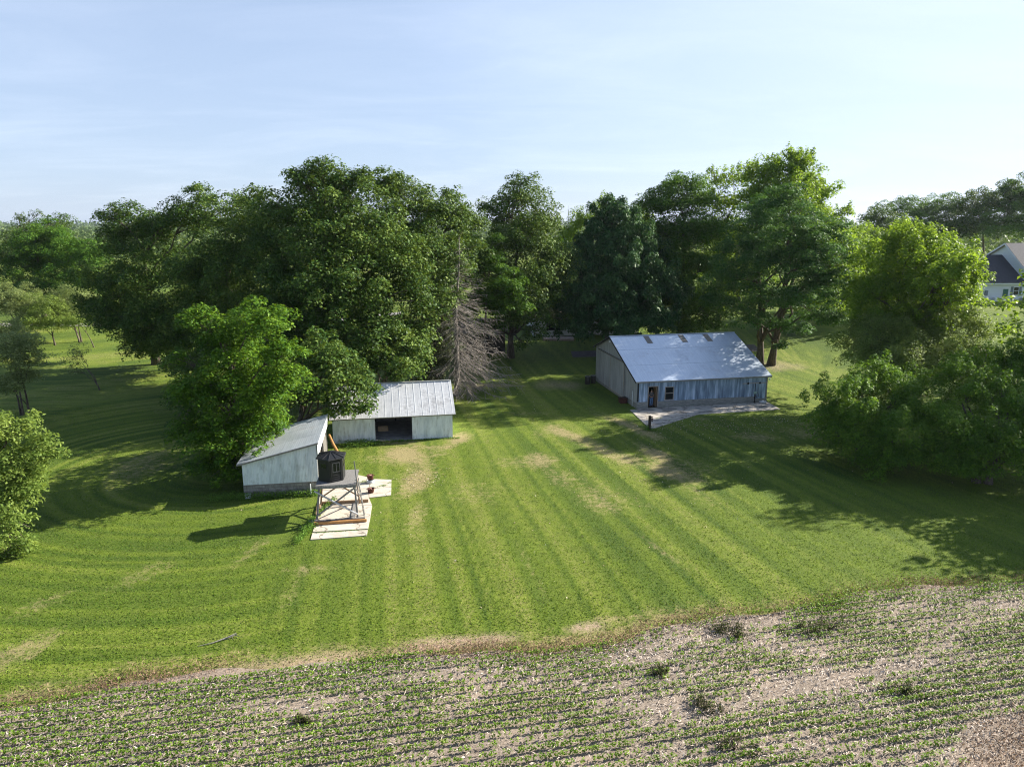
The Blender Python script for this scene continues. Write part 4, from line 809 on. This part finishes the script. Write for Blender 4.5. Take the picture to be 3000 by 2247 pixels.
MB().box(-.17, -.1, 0, .17, .1, .26).build('case', simple('box_white', (.7, .72, .74), .6), hp, bevel=.012); MB().box(-.19, -.12, .26, .19, .12, .285).build('lid', m_white, hp)
lg = MB().tube([(-13.75, 53.5, .10), (-14.3, 54.25, .62), (-14.75, 54.9, 1.18)], [.13, .115, .10], 10).build('log', m_log); tag(lg, 'orange brown log leaning on the boards between the two white sheds', 'log')

# concrete slabs below the hunting tower (setting)
mb = MB()
for P in ([(-11.61, 37.92), (-8.49, 38.5), (-8.58, 39.25), (-11.74, 38.8)], [(-11.77, 38.95), (-8.6, 39.42), (-8.8, 41.2), (-11.98, 40.6)], [(-11.99, 40.63), (-8.81, 41.24), (-9.05, 43.0), (-12.6, 43.0)],
          [(-12.62, 43.05), (-9.06, 43.05), (-9.5, 44.3), (-9.9, 46.0), (-12.95, 45.6)], [(-9.48, 44.34), (-8.95, 44.51), (-8.12, 44.78), (-8.33, 46.2), (-9.87, 45.98)],
          [(-12.96, 45.66), (-9.9, 46.06), (-9.95, 46.9), (-11.5, 47.3), (-13.3, 47.2)], [(-9.85, 46.06), (-8.35, 46.26), (-8.57, 47.71), (-9.74, 47.84), (-9.9, 46.9)], [(-13.4, 47.26), (-11.5, 47.36), (-9.95, 47.0), (-9.8, 47.84), (-10.75, 48.47), (-12.05, 49.12), (-14.0, 49.0)]):
    mb.prism(P, 'z', -.1, .05)
tag(mb.build('concrete_pad', m_conc), kind='structure')

# ---------------------------------------------------------------- hunting tower and blind
tw = thing('platform_tower', (-11.95, 40.38, .05), 8.5, 'open timber tower with crossed poles carrying the black blind over the concrete', 'tower')
top = {(0, 0): (.30, .04), (1, 0): (2.40, .04), (0, 1): (.25, 2.42), (1, 1): (2.30, 2.42)}; bot = {(0, 0): (0.05, 0), (1, 0): (2.50, .0), (0, 1): (-.0, 2.6), (1, 1): (2.45, 2.6)}
for k in bot: MB().bar((*bot[k], 0), (*top[k], 2.2), .11, .11, (0, 1, 0)).build('leg', m_lum if k[1] == 0 else m_lumb, tw)
mb = MB()
for k in range(14): mb.box(.10, -.05 + k * .19, 2.30, 2.50, -.05 + k * .19 + .178, 2.335)
dk = mb.build('deck', m_lum, tw)
mb = MB().box(.10, -.09, 2.13, 2.50, -.052, 2.298).box(.10, 2.56, 2.13, 2.50, 2.60, 2.298)
for x in (.16, .9, 1.6, 2.38): mb.box(x, -.05, 2.14, x + .04, 2.555, 2.297)
mb.build('joists', m_lum, tw)
MB().tube([(.02, -.12, 2.02), (2.52, -.12, .38)], .055, 8).build('brace', m_galv, tw)
MB().bar((2.40, -.085, 2.10), (.10, -.085, .42), .05, .10).build('brace', m_lum, tw)
MB().bar((.25, 2.50, 2.05), (2.42, 2.62, .5), .04, .09).build('brace', m_lumb, tw); MB().bar((2.30, 2.56, 2.05), (.02, 2.68, .5), .04, .09).build('brace', m_lumb, tw)  # orange sunlight on these back braces is put into their brown colour
MB().bar((.0, .10, .45), (.18, 2.45, 2.05), .04, .09).build('brace', m_lumb, tw); MB().bar((2.56, .05, 1.0), (2.44, 2.5, 2.05), .04, .09).build('brace', m_lum, tw); MB().bar((2.58, 2.5, .5), (2.50, .1, 1.9), .04, .08).build('brace', m_lum, tw)
MB().bar((-.42, -.16, .10), (2.95, -.16, .10), .12, .16).build('skid_beam', m_lum, tw); MB().bar((-.05, 2.74, .10), (3.0, 2.74, .10), .09, .20).build('skid_beam', m_lumb, tw)
MB().bar((2.18, .05, .035), (2.2, 2.6, .035), .26, .05).build('floor_plank', m_lum, tw); MB().bar((-.02, .05, .06), (-.05, 2.6, .06), .12, .10).build('floor_plank', m_lumb, tw)
MB().tube([(-.08, -.46, .09), (1.4, -.44, .10), (3.05, -.40, .09)], [.10, .095, .09], 10).build('log', m_log, tw)
mb = MB()
for y in (.22, .66): mb.bar((2.60, y, 2.45), (2.88, y, .0), .04, .09, (0, 1, 0))
for k in range(9): z = .22 + k * .26; x = 2.88 - .28 * z / 2.45; mb.bar((x, .20, z), (x, .68, z), .035, .05)
mb.build('ladder', m_lum, tw); MB().bar((2.56, .10, 2.1), (2.44, .10, 3.72), .06, .06, (0, 1, 0)).build('rail_post', m_lum, tw)
m_blk = simple('black_shell', (.011, .0115, .013), .5, 0, .3, 3, spec=.5); m_blk2 = simple('black_trim', (.018, .0185, .021), .45, spec=.5)
ca, sa = math.cos(R(8.5)), math.sin(R(8.5)); bx, by = .98, 1.18
bl = thing('hunting_blind', (-11.95 + bx * ca - by * sa, 40.38 + bx * sa + by * ca, 2.386), 35, 'black six sided hunting blind with small paned windows on the tower deck', 'hunting blind')
hexp = lambda r, z, o=0: [(r * math.cos(R(-120 + 60 * k + o)), r * math.sin(R(-120 + 60 * k + o)), z) for k in range(6)]
mb = MB(); v = hexp(.86, 0) + hexp(.86, 1.42); mb.add(v, [(k, (k + 1) % 6, 6 + (k + 1) % 6, 6 + k) for k in range(6)] + [tuple(range(6))[::-1], tuple(range(6, 12))]); mb.build('shell', m_blk, bl, bevel=.02)
v = hexp(.98, 1.43) + hexp(.96, 1.49) + [(0, 0, 1.76)]; mb = MB().add(v, [tuple(range(6))[::-1]] + [(k, (k + 1) % 6, 6 + (k + 1) % 6, 6 + k) for k in range(6)] + [(6 + k, 6 + (k + 1) % 6, 12) for k in range(6)]); rf = mb.build('roof', m_blk, bl)
mb = MB()
for k in range(12):
    r_ = .97 if k % 2 == 0 else .84; a = R(-120 + 30 * k); mb.bar((r_ * math.cos(a), r_ * math.sin(a), 1.50), (.03 * math.cos(a), .03 * math.sin(a), 1.775), .03, .03)
mb.build('roof_ribs', m_blk2, rf)
for k, hasdoor in ((0, 1), (5, 0), (1, 0), (3, 0)):      # faces between hex corners k and k+1
    p, q = Vector(hexp(.865, 0)[k]), Vector(hexp(.865, 0)[(k + 1) % 6]); d = (q - p).normalized(); n = Vector((d.y, -d.x, 0)); 
    M = Matrix(((d.x, n.x, 0, p.x), (d.y, n.y, 0, p.y), (0, 0, 1, 0), (0, 0, 0, 1)))
    mb = MB()
    if hasdoor:
        mb.box(.10, 0, .06, .14, .03, 1.34, M).box(.72, 0, .06, .76, .03, 1.34, M).box(.14, 0, 1.30, .72, .03, 1.34, M).box(.14, 0, .06, .72, .03, .10, M)
        dr = mb.build('door', m_blk2, bl)
        mb = MB(); mb.box(.19, 0, .62, .22, .036, 1.22, M).box(.64, 0, .62, .67, .036, 1.22, M).box(.22, 0, 1.19, .64, .036, 1.22, M).box(.22, 0, .62, .64, .036, .65, M).box(.415, 0, .65, .445, .036, 1.19, M).build('window_frame', simple('frame_grey', (.09, .092, .10), .4), dr)
        MB().box(.22, -.02, .65, .415, .012, 1.19, M).box(.445, -.02, .65, .64, .012, 1.19, M).build('pane', gl, dr)
        mb = MB()
        for z in (.16, .28, .40): mb.box(.22, 0, z, .64, .028, z + .05, M)
        mb.build('panel', m_blk2, dr)
    else:
        mb.box(.2, 0, .85, .66, .02, .88, M).box(.2, 0, 1.17, .66, .02, 1.20, M).box(.2, 0, .88, .23, .02, 1.17, M).box(.63, 0, .88, .66, .02, 1.17, M); wf = mb.build('window', m_blk2, bl)
        MB().box(.23, -.02, .88, .63, .008, 1.17, M).build('pane', gl, wf)

# iron pots
def pot(x, y, z, lb, s_=1.0):
    p = thing('iron_pot', (x, y, z), 20, lb, 'pot')
    MB().lathe([(0, 0), (.16, 0), (.20, .06), (.235, .26), (.255, .30), (.235, .31), (.20, .24), (.12, .18), (0, .17)], 18).build('bowl', m_rust, p, smooth=True)
    rs = np.random.RandomState(int(x * 10) % 97); mb = MB()
    for k in range(7):
        c = rs.normal(0, .07, 2); s2 = rs.uniform(.04, .08); mb.lathe([(0, -s2), (s2 * .8, -s2 * .5), (s2, 0), (s2 * .6, s2 * .7), (0, s2)], 6, (c[0], c[1], .25 + rs.rand() * .07))
    mb.build('stones', simple('pink_stone', (.40, .22, .18), .85), p)
    for s2 in (1, -1): MB().tube([(s2 * .25, -.06, .27), (s2 * .31, -.05, .26), (s2 * .31, .05, .26), (s2 * .25, .06, .27)], .012, 5).build('handle', m_rust, p)
rg = thing('steel_ring', (-9.94, 47.1, .05), 0, 'round galvanised tub under the farther rusty pot on the slab', 'tub'); MB().lathe([(.27, 0), (.27, .22), (.25, .235), (.24, .22), (.24, .02), (0, .02)], 22).build('side', m_galv, rg, smooth=True)
MB().lathe([(.272, .06), (.285, .075), (.272, .09)], 22).lathe([(.272, .15), (.285, .165), (.272, .18)], 22).build('bead', m_galv, rg)
MB().bar((-.26, 0, .245), (.26, 0, .245), .04, .02).bar((0, -.26, .245), (0, .26, .245), .04, .018).build('grate', m_rust, rg)
pot(-9.94, 47.1, .31, 'rusty pot of stones standing on the galvanised tub'); pot(-9.54, 45.22, .05, 'rusty pot of stones standing directly on the concrete slab')

# post with wheel rim and marker rod at the apron
pt = thing('wooden_post', (12.14, 60.30, 0), 10, 'dark square post with a steel rim hanging on it at the apron corner', 'post')
MB().box(-.10, -.10, -.1, .10, .10, 1.30).build('shaft', simple('creosote', (.050, .038, .030), .9, 0, .4, 6, (3, 3, .5)), pt, bevel=.015)
mb = MB(); ring = [(.13, .0 + .19 * math.cos(a), 1.0 + .22 * math.sin(a)) for a in [2 * math.pi * k / 18 for k in range(18)]]; ring.append(ring[0])
mb.tube([(p[0] + .08, p[1] - .0, p[2]) for p in ring], .035, 6, False).bar((.08, 0, 1.0), (.24, 0, 1.0), .06); mb.build('wheel_rim', m_rust, pt)
rd = MB().tube([(11.92, 60.32, 0), (11.90, 60.32, .82)], .012, 5).build('marker_rod', m_galv); tag(rd, 'thin metal rod with a reddish tip left of the dark post', 'marker rod')
MB().lathe([(0, 0), (.03, .02), (.035, .07), (0, .1)], 8, (11.90, 60.32, .82)).build('tip', m_rust, rd)

def BL(x, y): a = R(BA); return 12.29 + x * math.cos(a) - y * math.sin(a), 67.8 + x * math.sin(a) + y * math.cos(a)
x, y = BL(12.5, -.42); pm = thing('hand_pump', (x, y, .045), BA, 'dark water pump with pale green top before the small sliding door', 'water pump')
MB().tube([(0, 0, 0), (0, 0, .95)], .055, 8).lathe([(.12, 0), (.12, .05), (.06, .08)], 12).build('column', m_dark, pm); MB().box(-.16, -.05, .93, .20, .05, 1.17).build('head', simple('pale_green', (.30, .42, .38), .6), pm, bevel=.02)
MB().tube([(0, -.04, .75), (0, -.2, .74), (0, -.24, .62)], .03, 7).build('spout', m_dark, pm); MB().tube([(.16, 0, 1.1), (.36, 0, .95), (.42, 0, .6)], .018, 6).build('handle', m_dark, pm)
x, y = BL(13.35, -.55); wd = thing('stone_trough', (x, y, .045), 0, 'round white stone basin on the slab at the right corner of the barn', 'basin')
MB().lathe([(.0, 0), (.34, 0), (.40, .10), (.36, .15), (.26, .12), (.1, .10), (0, .1)], 20).build('rim', simple('white_stone', (.55, .55, .55), .8, 0, .3, 6), wd, smooth=True); MB().lathe([(0, .1), (.09, .1), (.11, .2), (.05, .24), (0, .25)], 12).build('hub', m_lampw, wd)
x, y = BL(-.55, 2.4); bn = thing('feed_tub', (x, y, 0), BA, 'rusty brown tub against the grey gable wall near the front corner', 'tub')
MB().prism([(-.34, 0), (.34, 0), (.40, .52), (-.40, .52)], 'y', -.30, .30).build('tub_body', m_rust, bn, bevel=.02); MB().bar((-.42, -.31, .53), (.42, -.31, .53), .04, .04).bar((-.42, .31, .53), (.42, .31, .53), .04, .04).bar((-.40, -.29, .53), (-.40, .29, .53), .04, .038).bar((.40, -.29, .53), (.40, .29, .53), .04, .038).build('rim', m_dark, bn)
for k, (dx_, dy_, lb) in enumerate(((-.75, 11.6, 'dark steel drum touching the back of the grey gable wall'), (-1.5, 11.3, 'dark steel drum farther from the gable wall, left of the other drum'))):
    x, y = BL(dx_, dy_); dm = thing('steel_drum', (x, y, zgf(x, y)), 0, lb, 'drum', 'steel drums behind the barn corner')
    MB().lathe([(0, 0), (.29, 0), (.29, .30), (.305, .32), (.29, .34), (.29, .60), (.305, .62), (.29, .64), (.29, .9), (.27, .9), (.27, .88), (0, .88)], 18).build('side', m_dark, dm, smooth=True); MB().lathe([(.275, .9), (.30, .9), (.30, .92), (.275, .92)], 18).build('rim', m_galv, dm)

# fallen branch on the lawn
mb = MB(); rs = np.random.RandomState(12); mb.tube([(-13.55, 27.35, .04), (-13.0, 27.55, .07), (-12.5, 27.95, .08), (-12.2, 28.2, .14)], [.012, .022, .03, .018], 6)
for k in range(9):
    f = rs.uniform(.3, 1); p = Vector((-13.0 + .8 * f, 27.55 + .6 * f, .08)); mb.tube([p, p + Vector((rs.uniform(.1, .5), rs.uniform(-.3, .4), rs.uniform(-.03, .16)))], [.014, .004], 4)
tag(mb.build('fallen_branch', m_wood), 'dead forked branch lying on the lawn near the lower left field edge', 'branch')
# dark weed clumps standing in the crop
m_weed = leafmat('dark_weed', (.030, .026, .016), (.060, .060, .026), (.11, .16, .035), .8, .1, .1)
for i, (x, y, r, h, n, lb) in enumerate(((14.2, 28.6, .95, .60, 900, 'largest dark weed clump, in the field near the right lawn edge'), (7.3, 23.4, .6, .38, 560, 'dark weed clump in the lower right middle of the field'), (15.2, 24.3, .5, .35, 420, 'small dark weed clump beside the brown corner patch'),
        (7.7, 21.2, .45, .45, 420, 'dark upright weed clump nearest the bottom edge of the photo'), (9.6, 28.3, .9, .35, 1100, 'low dark weeds just inside the field border, left of the largest clump'), (5.9, 25.4, .4, .3, 450, 'low brown weed clump in the centre of the stubble'), (-7.6, 22.6, .35, .25, 400, 'small brown weed clump in the soybean rows at lower left'))):
    rs = np.random.RandomState(70 + i); ro = thing('weed_clump', (x, y, 0), 0, lb, 'weed', 'dark weed clumps in the field')
    ce = rs.normal(0, .55, (6, 2)) * r * (1.3, .7); ii_ = rs.randint(0, 6, n); sz = rs.uniform(.25, .6, 6); p = ce[ii_] + rs.normal(0, .42, (n, 2)) * r * sz[ii_][:, None] * 1.2; z = rs.rand(n) ** 1.2 * h * np.clip(1.1 - (p ** 2).sum(1) / (r * r * 2.6), .1, 1)
    C = np.stack([p[:, 0], p[:, 1], z + .02], 1); S = rs.normal(0, .5, (n, 3)); S[:, 2] += .8; V, Q = quads_from(C, rs.normal(0, 1, (n, 3)), rs.uniform(.05, .15, n), .28, spin=S, rs=rs); np_mesh('foliage', V, Q, m_weed, ro, tint=rs.beta(1.6, 2, n))
    mb = MB()
    for k in range(14): a = rs.uniform(0, 6.3); mb.tube([(0, 0, -.02), (math.cos(a) * r * .3, math.sin(a) * r * .3, h * .6), (math.cos(a) * r * .5, math.sin(a) * r * .5, h * rs.uniform(.7, 1.15))], [.014, .01, .004], 4)
    mb.build('stems', simple('weed_stem', (.09, .07, .05), .9), ro)

# ---------------------------------------------------------------- person in the barn doorway
def skin(name, verts, edges, radii, m, parent, sub=1):
    me = bpy.data.meshes.new(name); me.from_pydata([Vector(v) for v in verts], edges, []); o = bpy.data.objects.new(name, me); col.objects.link(o); o.parent = parent
    md = o.modifiers.new('skin', 'SKIN'); md.use_smooth_shade = True
    if not me.skin_vertices:
        me.attributes  # layer is made by the modifier
    for i, r in enumerate(radii):
        sv = me.skin_vertices[0].data[i]; sv.radius = r if isinstance(r, tuple) else (r, r); sv.use_root = (i == 0)
    if sub: s = o.modifiers.new('sub', 'SUBSURF'); s.levels = sub; s.render_levels = sub
    me.materials.append(m); return o
x, y = BL(1.62, .28)
pe = thing('person', (x, y, .03), 25, 'man in cap, dark t-shirt and blue jeans standing in the barn doorway', 'person')
m_skin = simple('skin', (.42, .25, .18), .6, 0, .1); m_shirt = simple('dark_shirt', (.06, .075, .085), .9); m_jean = simple('jeans', (.13, .22, .38), .9, 0, .3, 8); m_cap = simple('cap', (.05, .06, .05), .8); m_boot = simple('boots', (.04, .03, .025), .8)
SV = [(0, 0, .94), (0, .0, 1.12), (0, .01, 1.34), (0, .01, 1.45), (0, -.01, 1.52), (0, -.02, 1.62), (0, -.02, 1.70), (.19, .01, 1.40), (.25, .0, 1.12), (.12, -.22, 1.06), (.04, -.28, 1.07), (-.19, .01, 1.40), (-.25, .0, 1.12), (-.12, -.22, 1.06), (-.04, -.28, 1.07), (.10, 0, .86), (.11, -.02, .48), (.12, .02, .08), (.13, -.13, .04), (-.10, 0, .86), (-.11, -.03, .48), (-.13, .01, .08), (-.14, -.14, .04)]
SE = [(0, 1), (1, 2), (2, 3), (3, 4), (4, 5), (5, 6), (3, 7), (7, 8), (8, 9), (9, 10), (3, 11), (11, 12), (12, 13), (13, 14), (0, 15), (15, 16), (16, 17), (17, 18), (0, 19), (19, 20), (20, 21), (21, 22)]
SR = [(.13, .10), (.13, .10), (.15, .11), (.09, .08), .052, .082, .07, .062, .042, .034, .036, .062, .042, .034, .036, .085, .055, .042, .04, .085, .055, .042, .04]
skin('body', SV, SE, SR, m_skin, pe, 1)
sh_v = [SV[i] for i in (0, 1, 2, 3, 7, 11)] + [(.235, .005, 1.2), (-.235, .005, 1.2)]; skin('t_shirt', sh_v, [(0, 1), (1, 2), (2, 3), (3, 4), (3, 5), (4, 6), (5, 7)], [(.15, .12), (.15, .12), (.17, .13), (.09, .09), .082, .082, .068, .068], m_shirt, pe, 1)
skin('jeans', [SV[i] for i in (0, 15, 16, 17, 19, 20, 21)], [(0, 1), (1, 2), (2, 3), (0, 4), (4, 5), (5, 6)], [(.145, .115), .10, .075, .062, .10, .075, .062], m_jean, pe, 1)
for s_ in (1, -1): MB().lathe([(0, 0), (.05, 0), (.055, .06), (.05, .14), (0, .14)], 10, (s_ * .125, .01, 0)).prism([(s_ * .125 - .05, -.20), (s_ * .125 + .05, -.20), (s_ * .125 + .05, 0), (s_ * .125 - .05, 0)], 'z', 0, .08).build('boot', m_boot, pe, bevel=.02)
MB().lathe([(.092, 0), (.095, .04), (.07, .09), (0, .105)], 14, (0, -.02, 1.70)).prism([(-.07, -.19), (.07, -.19), (.085, -.08), (-.085, -.08)], 'z', 1.70, 1.715).build('cap', m_cap, pe, smooth=False)
for s_ in (1, -1): MB().lathe([(0, -.009), (.009, 0), (0, .009)], 6, (s_ * .032, -.102, 1.645)).build('eye', m_boot, pe)
MB().prism([(-.012, -.125), (.012, -.125), (.02, -.09), (-.02, -.09)], 'z', 1.60, 1.635).build('nose', m_skin, pe)
for s_ in (1, -1):
    mb = MB()
    for k in range(4): mb.tube([(s_ * (.05 - k * .016), -.285, 1.075 - k * .012), (s_ * (.03 - k * .012), -.325 - .006 * (k % 2), 1.07 - k * .012), (s_ * (.0 - k * .006), -.335, 1.05 - k * .01)], [.009, .008, .006], 6)
    mb.tube([(s_ * .06, -.25, 1.10), (s_ * .035, -.28, 1.125)], [.010, .007], 6); mb.build('fingers', m_skin, pe)

# ---------------------------------------------------------------- houses behind
def sidingm(name, c, k=.9):
    m, t, b = mat(name, .6, 0, .3); w_ = t.node('ShaderNodeTexWave', {'Vector': t.obj(), 'Scale': 1.3, 'Distortion': 0.0}, wave_type='BANDS', bands_direction='Z', wave_profile='SAW').outputs[1]
    t.put(b.inputs['Base Color'], t.mix(t.ramp(w_, [(0, 0), (.12, 1)]), tuple(x * .72 for x in c), c)); bump(t, b, w_, .4, .03); return m
def shingle(name, a_, b_):
    m, t, b = mat(name, .9, 0, .2); o = t.obj(); n = t.noise(t.map(o, (1, 1, 1)), 6, 5, .8); n2 = t.noise(t.map(o, (.6, 4, 4)), 3, 4, .7)
    t.put(b.inputs['Base Color'], t.ramp(t.math('ADD', t.math('MULTIPLY', n, .5), t.math('MULTIPLY', n2, .5)), [(.35, a_), (.65, b_)])); bump(t, b, n2, .4); return m
m_vinyl = sidingm('white_vinyl', (.78, .80, .83)); m_trim = simple('white_trim', (.82, .83, .85), .5, 0, .05)
m_dsh = shingle('dark_shingle', (.045, .045, .055), (.085, .085, .10)); m_gsh = shingle('grey_shingle', (.16, .145, .14), (.27, .25, .24)); m_bsh = shingle('brown_shingle', (.17, .125, .10), (.30, .235, .20))
fz = zgf(88, 122)
fh = thing('farmhouse', (86.0, 120, fz - .15), 0, 'white two storey farmhouse with dark roofed side wing at the right edge', 'house')
# wing (left) and main block (right); x=0 is the gable wall of the main block
MB().box(-14, 0, -.5, -.02, .12, 3.15).build('wing_wall', m_vinyl, fh); MB().box(-14, 12.9, -.5, -.02, 13.0, 3.15).build('wing_wall', m_vinyl, fh)
MB().prism([(0.12, -.5), (12.9, -.5), (12.9, 3.15), (6.5, 7.2), (0.12, 3.15)], 'x', -14, -13.9).build('wing_gable', m_vinyl, fh)
def hslope(y0, z0, y1, z1, x0, x1, m, nm, th=.16): slope(y0, z0, y1, z1, th, x0, x1, 0).build(nm, m, fh)
hslope(-.45, 2.95, 6.5, 7.25, -14.4, -.02, m_dsh, 'wing_roof'); hslope(6.5, 7.25, 13.4, 2.95, -14.4, -.02, m_dsh, 'wing_roof')
MB().box(-14.4, -.52, 2.78, 9, -.46, 3.0).build('gutter', m_trim, fh)
MB().box(0, 0, -.5, 9, .12, 5.4).build('main_wall', m_vinyl, fh); MB().box(0, 13.9, -.5, 9, 14, 5.4).build('main_wall', m_vinyl, fh)
MB().prism([(.12, -.5), (13.9, -.5), (13.9, 5.2), (5.5, 9.15), (.12, 5.4)], 'x', 0, .12).build('main_gable', m_vinyl, fh)
hslope(-.6, 5.0, 5.5, 9.3, -.45, 9.3, m_gsh, 'main_roof'); hslope(5.5, 9.3, 14.5, 5.0, -.45, 9.3, m_gsh, 'main_roof')
mb = MB().bar((-.47, -.6, 4.98), (-.47, 5.5, 9.28), .05, .26).bar((-.47, 5.5, 9.28), (-.47, 14.5, 4.98), .05, .26); mb.build('rake_trim', m_trim, fh)
m_gdoor = simple('green_door', (.05, .16, .11), .5); dr = MB().box(-3.35, -.06, 0, -2.45, -.002, 2.0).build('door', m_gdoor, fh)
MB().box(-3.45, -.05, 0, -3.352, -.003, 2.1).box(-2.448, -.05, 0, -2.35, -.003, 2.1).box(-3.35, -.05, 2.002, -2.45, -.003, 2.1).build('door_trim', m_trim, dr)
wn = MB().box(-1.62, -.06, .95, -1.55, -.002, 2.35).box(-.75, -.06, .95, -.68, -.002, 2.35).box(-1.55, -.06, 2.28, -.75, -.002, 2.35).box(-1.55, -.06, .95, -.75, -.002, 1.02).box(-1.55, -.06, 1.62, -.75, -.002, 1.68).build('window', m_trim, fh); MB().box(-1.55, -.03, 1.02, -.75, -.004, 2.28).build('pane', gl, wn)
m_shut = simple('grey_shutter', (.22, .25, .27), .6)
for x in (-2.05, -.63): MB().box(x, -.05, .92, x + .40, -.003, 2.38).build('shutter', m_shut, fh)
MB().box(-6.4, -.18, .9, -5.9, -.003, 1.75).build('meter_box', m_shut, fh, bevel=.02)
MB().box(-.4, -.12, .15, .2, -.1, .5).build('vent', m_shut, fh)
ac = thing('air_conditioner', (86.0 - 4.4, 119.1, fz - .12), 0, 'low white heat pump box outside the farmhouse left of its green door', 'air conditioner')
MB().box(-.9, -.35, 0, .9, .35, .62).build('case', m_trim, ac, bevel=.04); MB().box(-.5, -.36, .12, .5, -.351, .5).build('grille', m_shut, ac)
MB().lathe([(0, .63), (.28, .63), (.28, .65), (0, .66)], 14).build('fan_guard', m_shut, ac)

rz = zgf(8, 105); rh = thing('ranch_house', (3.2, 104.5, rz - .05), 6, 'single storey white sided house glimpsed between the oak and the pine', 'house')
mb = MB(); cells(mb, [0, 1.9, 4.6, 16], [-.4, .85, 2.35, 3.0], 0, .12, [(1.9, 4.6, .85, 2.35)]); mb.build('front_wall', m_vinyl, rh); MB().box(-.0, .12, -.4, .12, 9, 3.0).build('side_wall', m_vinyl, rh); MB().box(.12, 8.9, -.4, 16, 9, 3.0).build('back_wall', m_vinyl, rh); MB().box(15.88, .12, -.4, 16, 8.9, 3).build('side_wall', m_vinyl, rh)
slope(-.6, 2.85, 4.5, 5.0, .15, -.7, 16.6, 0).build('roof', m_bsh, rh); slope(4.5, 5.0, 9.6, 2.85, .15, -.7, 16.6, 0).build('roof', m_bsh, rh); MB().box(-.7, -.66, 2.72, 16.6, -.6, 2.95).build('gutter', m_trim, rh)
wn = MB().box(1.82, -.06, .78, 1.9, .1, 2.43).box(4.6, -.06, .78, 4.68, .1, 2.43).box(1.9, -.06, 2.35, 4.6, .1, 2.43).box(1.9, -.06, .78, 4.6, .1, .849).box(3.2, -.04, .85, 3.27, .08, 2.35).build('window', m_trim, rh)
MB().box(1.9, .03, .85, 3.2, .05, 2.35).box(3.27, .03, .85, 4.6, .05, 2.35).build('pane', gl, wn)
MB().box(1.95, .055, .87, 2.3, .10, 2.33).build('curtain', simple('orange_curtain', (.35, .13, .05), .8), rh)
tag(MB().box(4.5, 101.6, rz - .6, 9.0, 104.0, rz + .06).build('brick_terrace', simple('pale_pavers', (.50, .40, .36), .9, 0, .3, 4)), kind='structure')
gz_ = zgf(-4, 95); gr = thing('old_garage', (-8.2, 94, gz_ - .1), 4, 'dark weathered outbuilding with brown shingle roof behind the dead spruce', 'outbuilding')
mb = MB()
for k in range(26): mb.box(.28 * k, -.02 * (k % 2) - .03, -.4, .28 * k + .275, 0, 2.9)
mb.build('front_wall', simple('dark_boards', (.055, .048, .042), .9, 0, .4, 5, (1, 1, .3)), gr); MB().box(0, 0, -.4, .1, 6, 2.9).box(7.18, 0, -.4, 7.28, 6, 2.9).box(.1, 5.9, -.4, 7.18, 6, 2.9).build('side_wall', m_wood, gr)
slope(-.5, 2.8, 3, 4.3, .12, -.4, 7.7, 0).build('roof', m_bsh, gr); slope(3, 4.3, 6.5, 2.8, .12, -.4, 7.7, 0).build('roof', m_bsh, gr)
MB().box(4.4, -.075, -.1, 6.6, -.056, 2.2).build('door', m_dark, gr)

# gravel road far left and drive behind the barn
m_road = simple('gravel', (.36, .34, .32), .95, 0, .3, 3)
def sheet(name, pts, m, lift=.02):
    n = len(pts[0]); V = []; 
    for row in pts:
        for (x, y) in row: V.append((x, y, zgf(x, y) + lift))
    F = [(r * n + k, r * n + k + 1, (r + 1) * n + k + 1, (r + 1) * n + k) for r in range(len(pts) - 1) for k in range(n - 1)]
    return tag(MB().add(V, F).build(name, m), kind='structure')
xs2 = np.linspace(-150, -20, 50); sheet('gravel_road', [[(x, 126 + .02 * x) for x in xs2], [(x, 130.5 + .02 * x) for x in xs2]], m_road, .04)
xs2 = np.linspace(8, 34, 27); sheet('driveway', [[(x, 93.5 + .12 * (x - 20) + k * 1.1) for x in xs2] for k in range(4)], simple('dark_drive', (.10, .09, .085), .9, 0, .4, 2), .06)
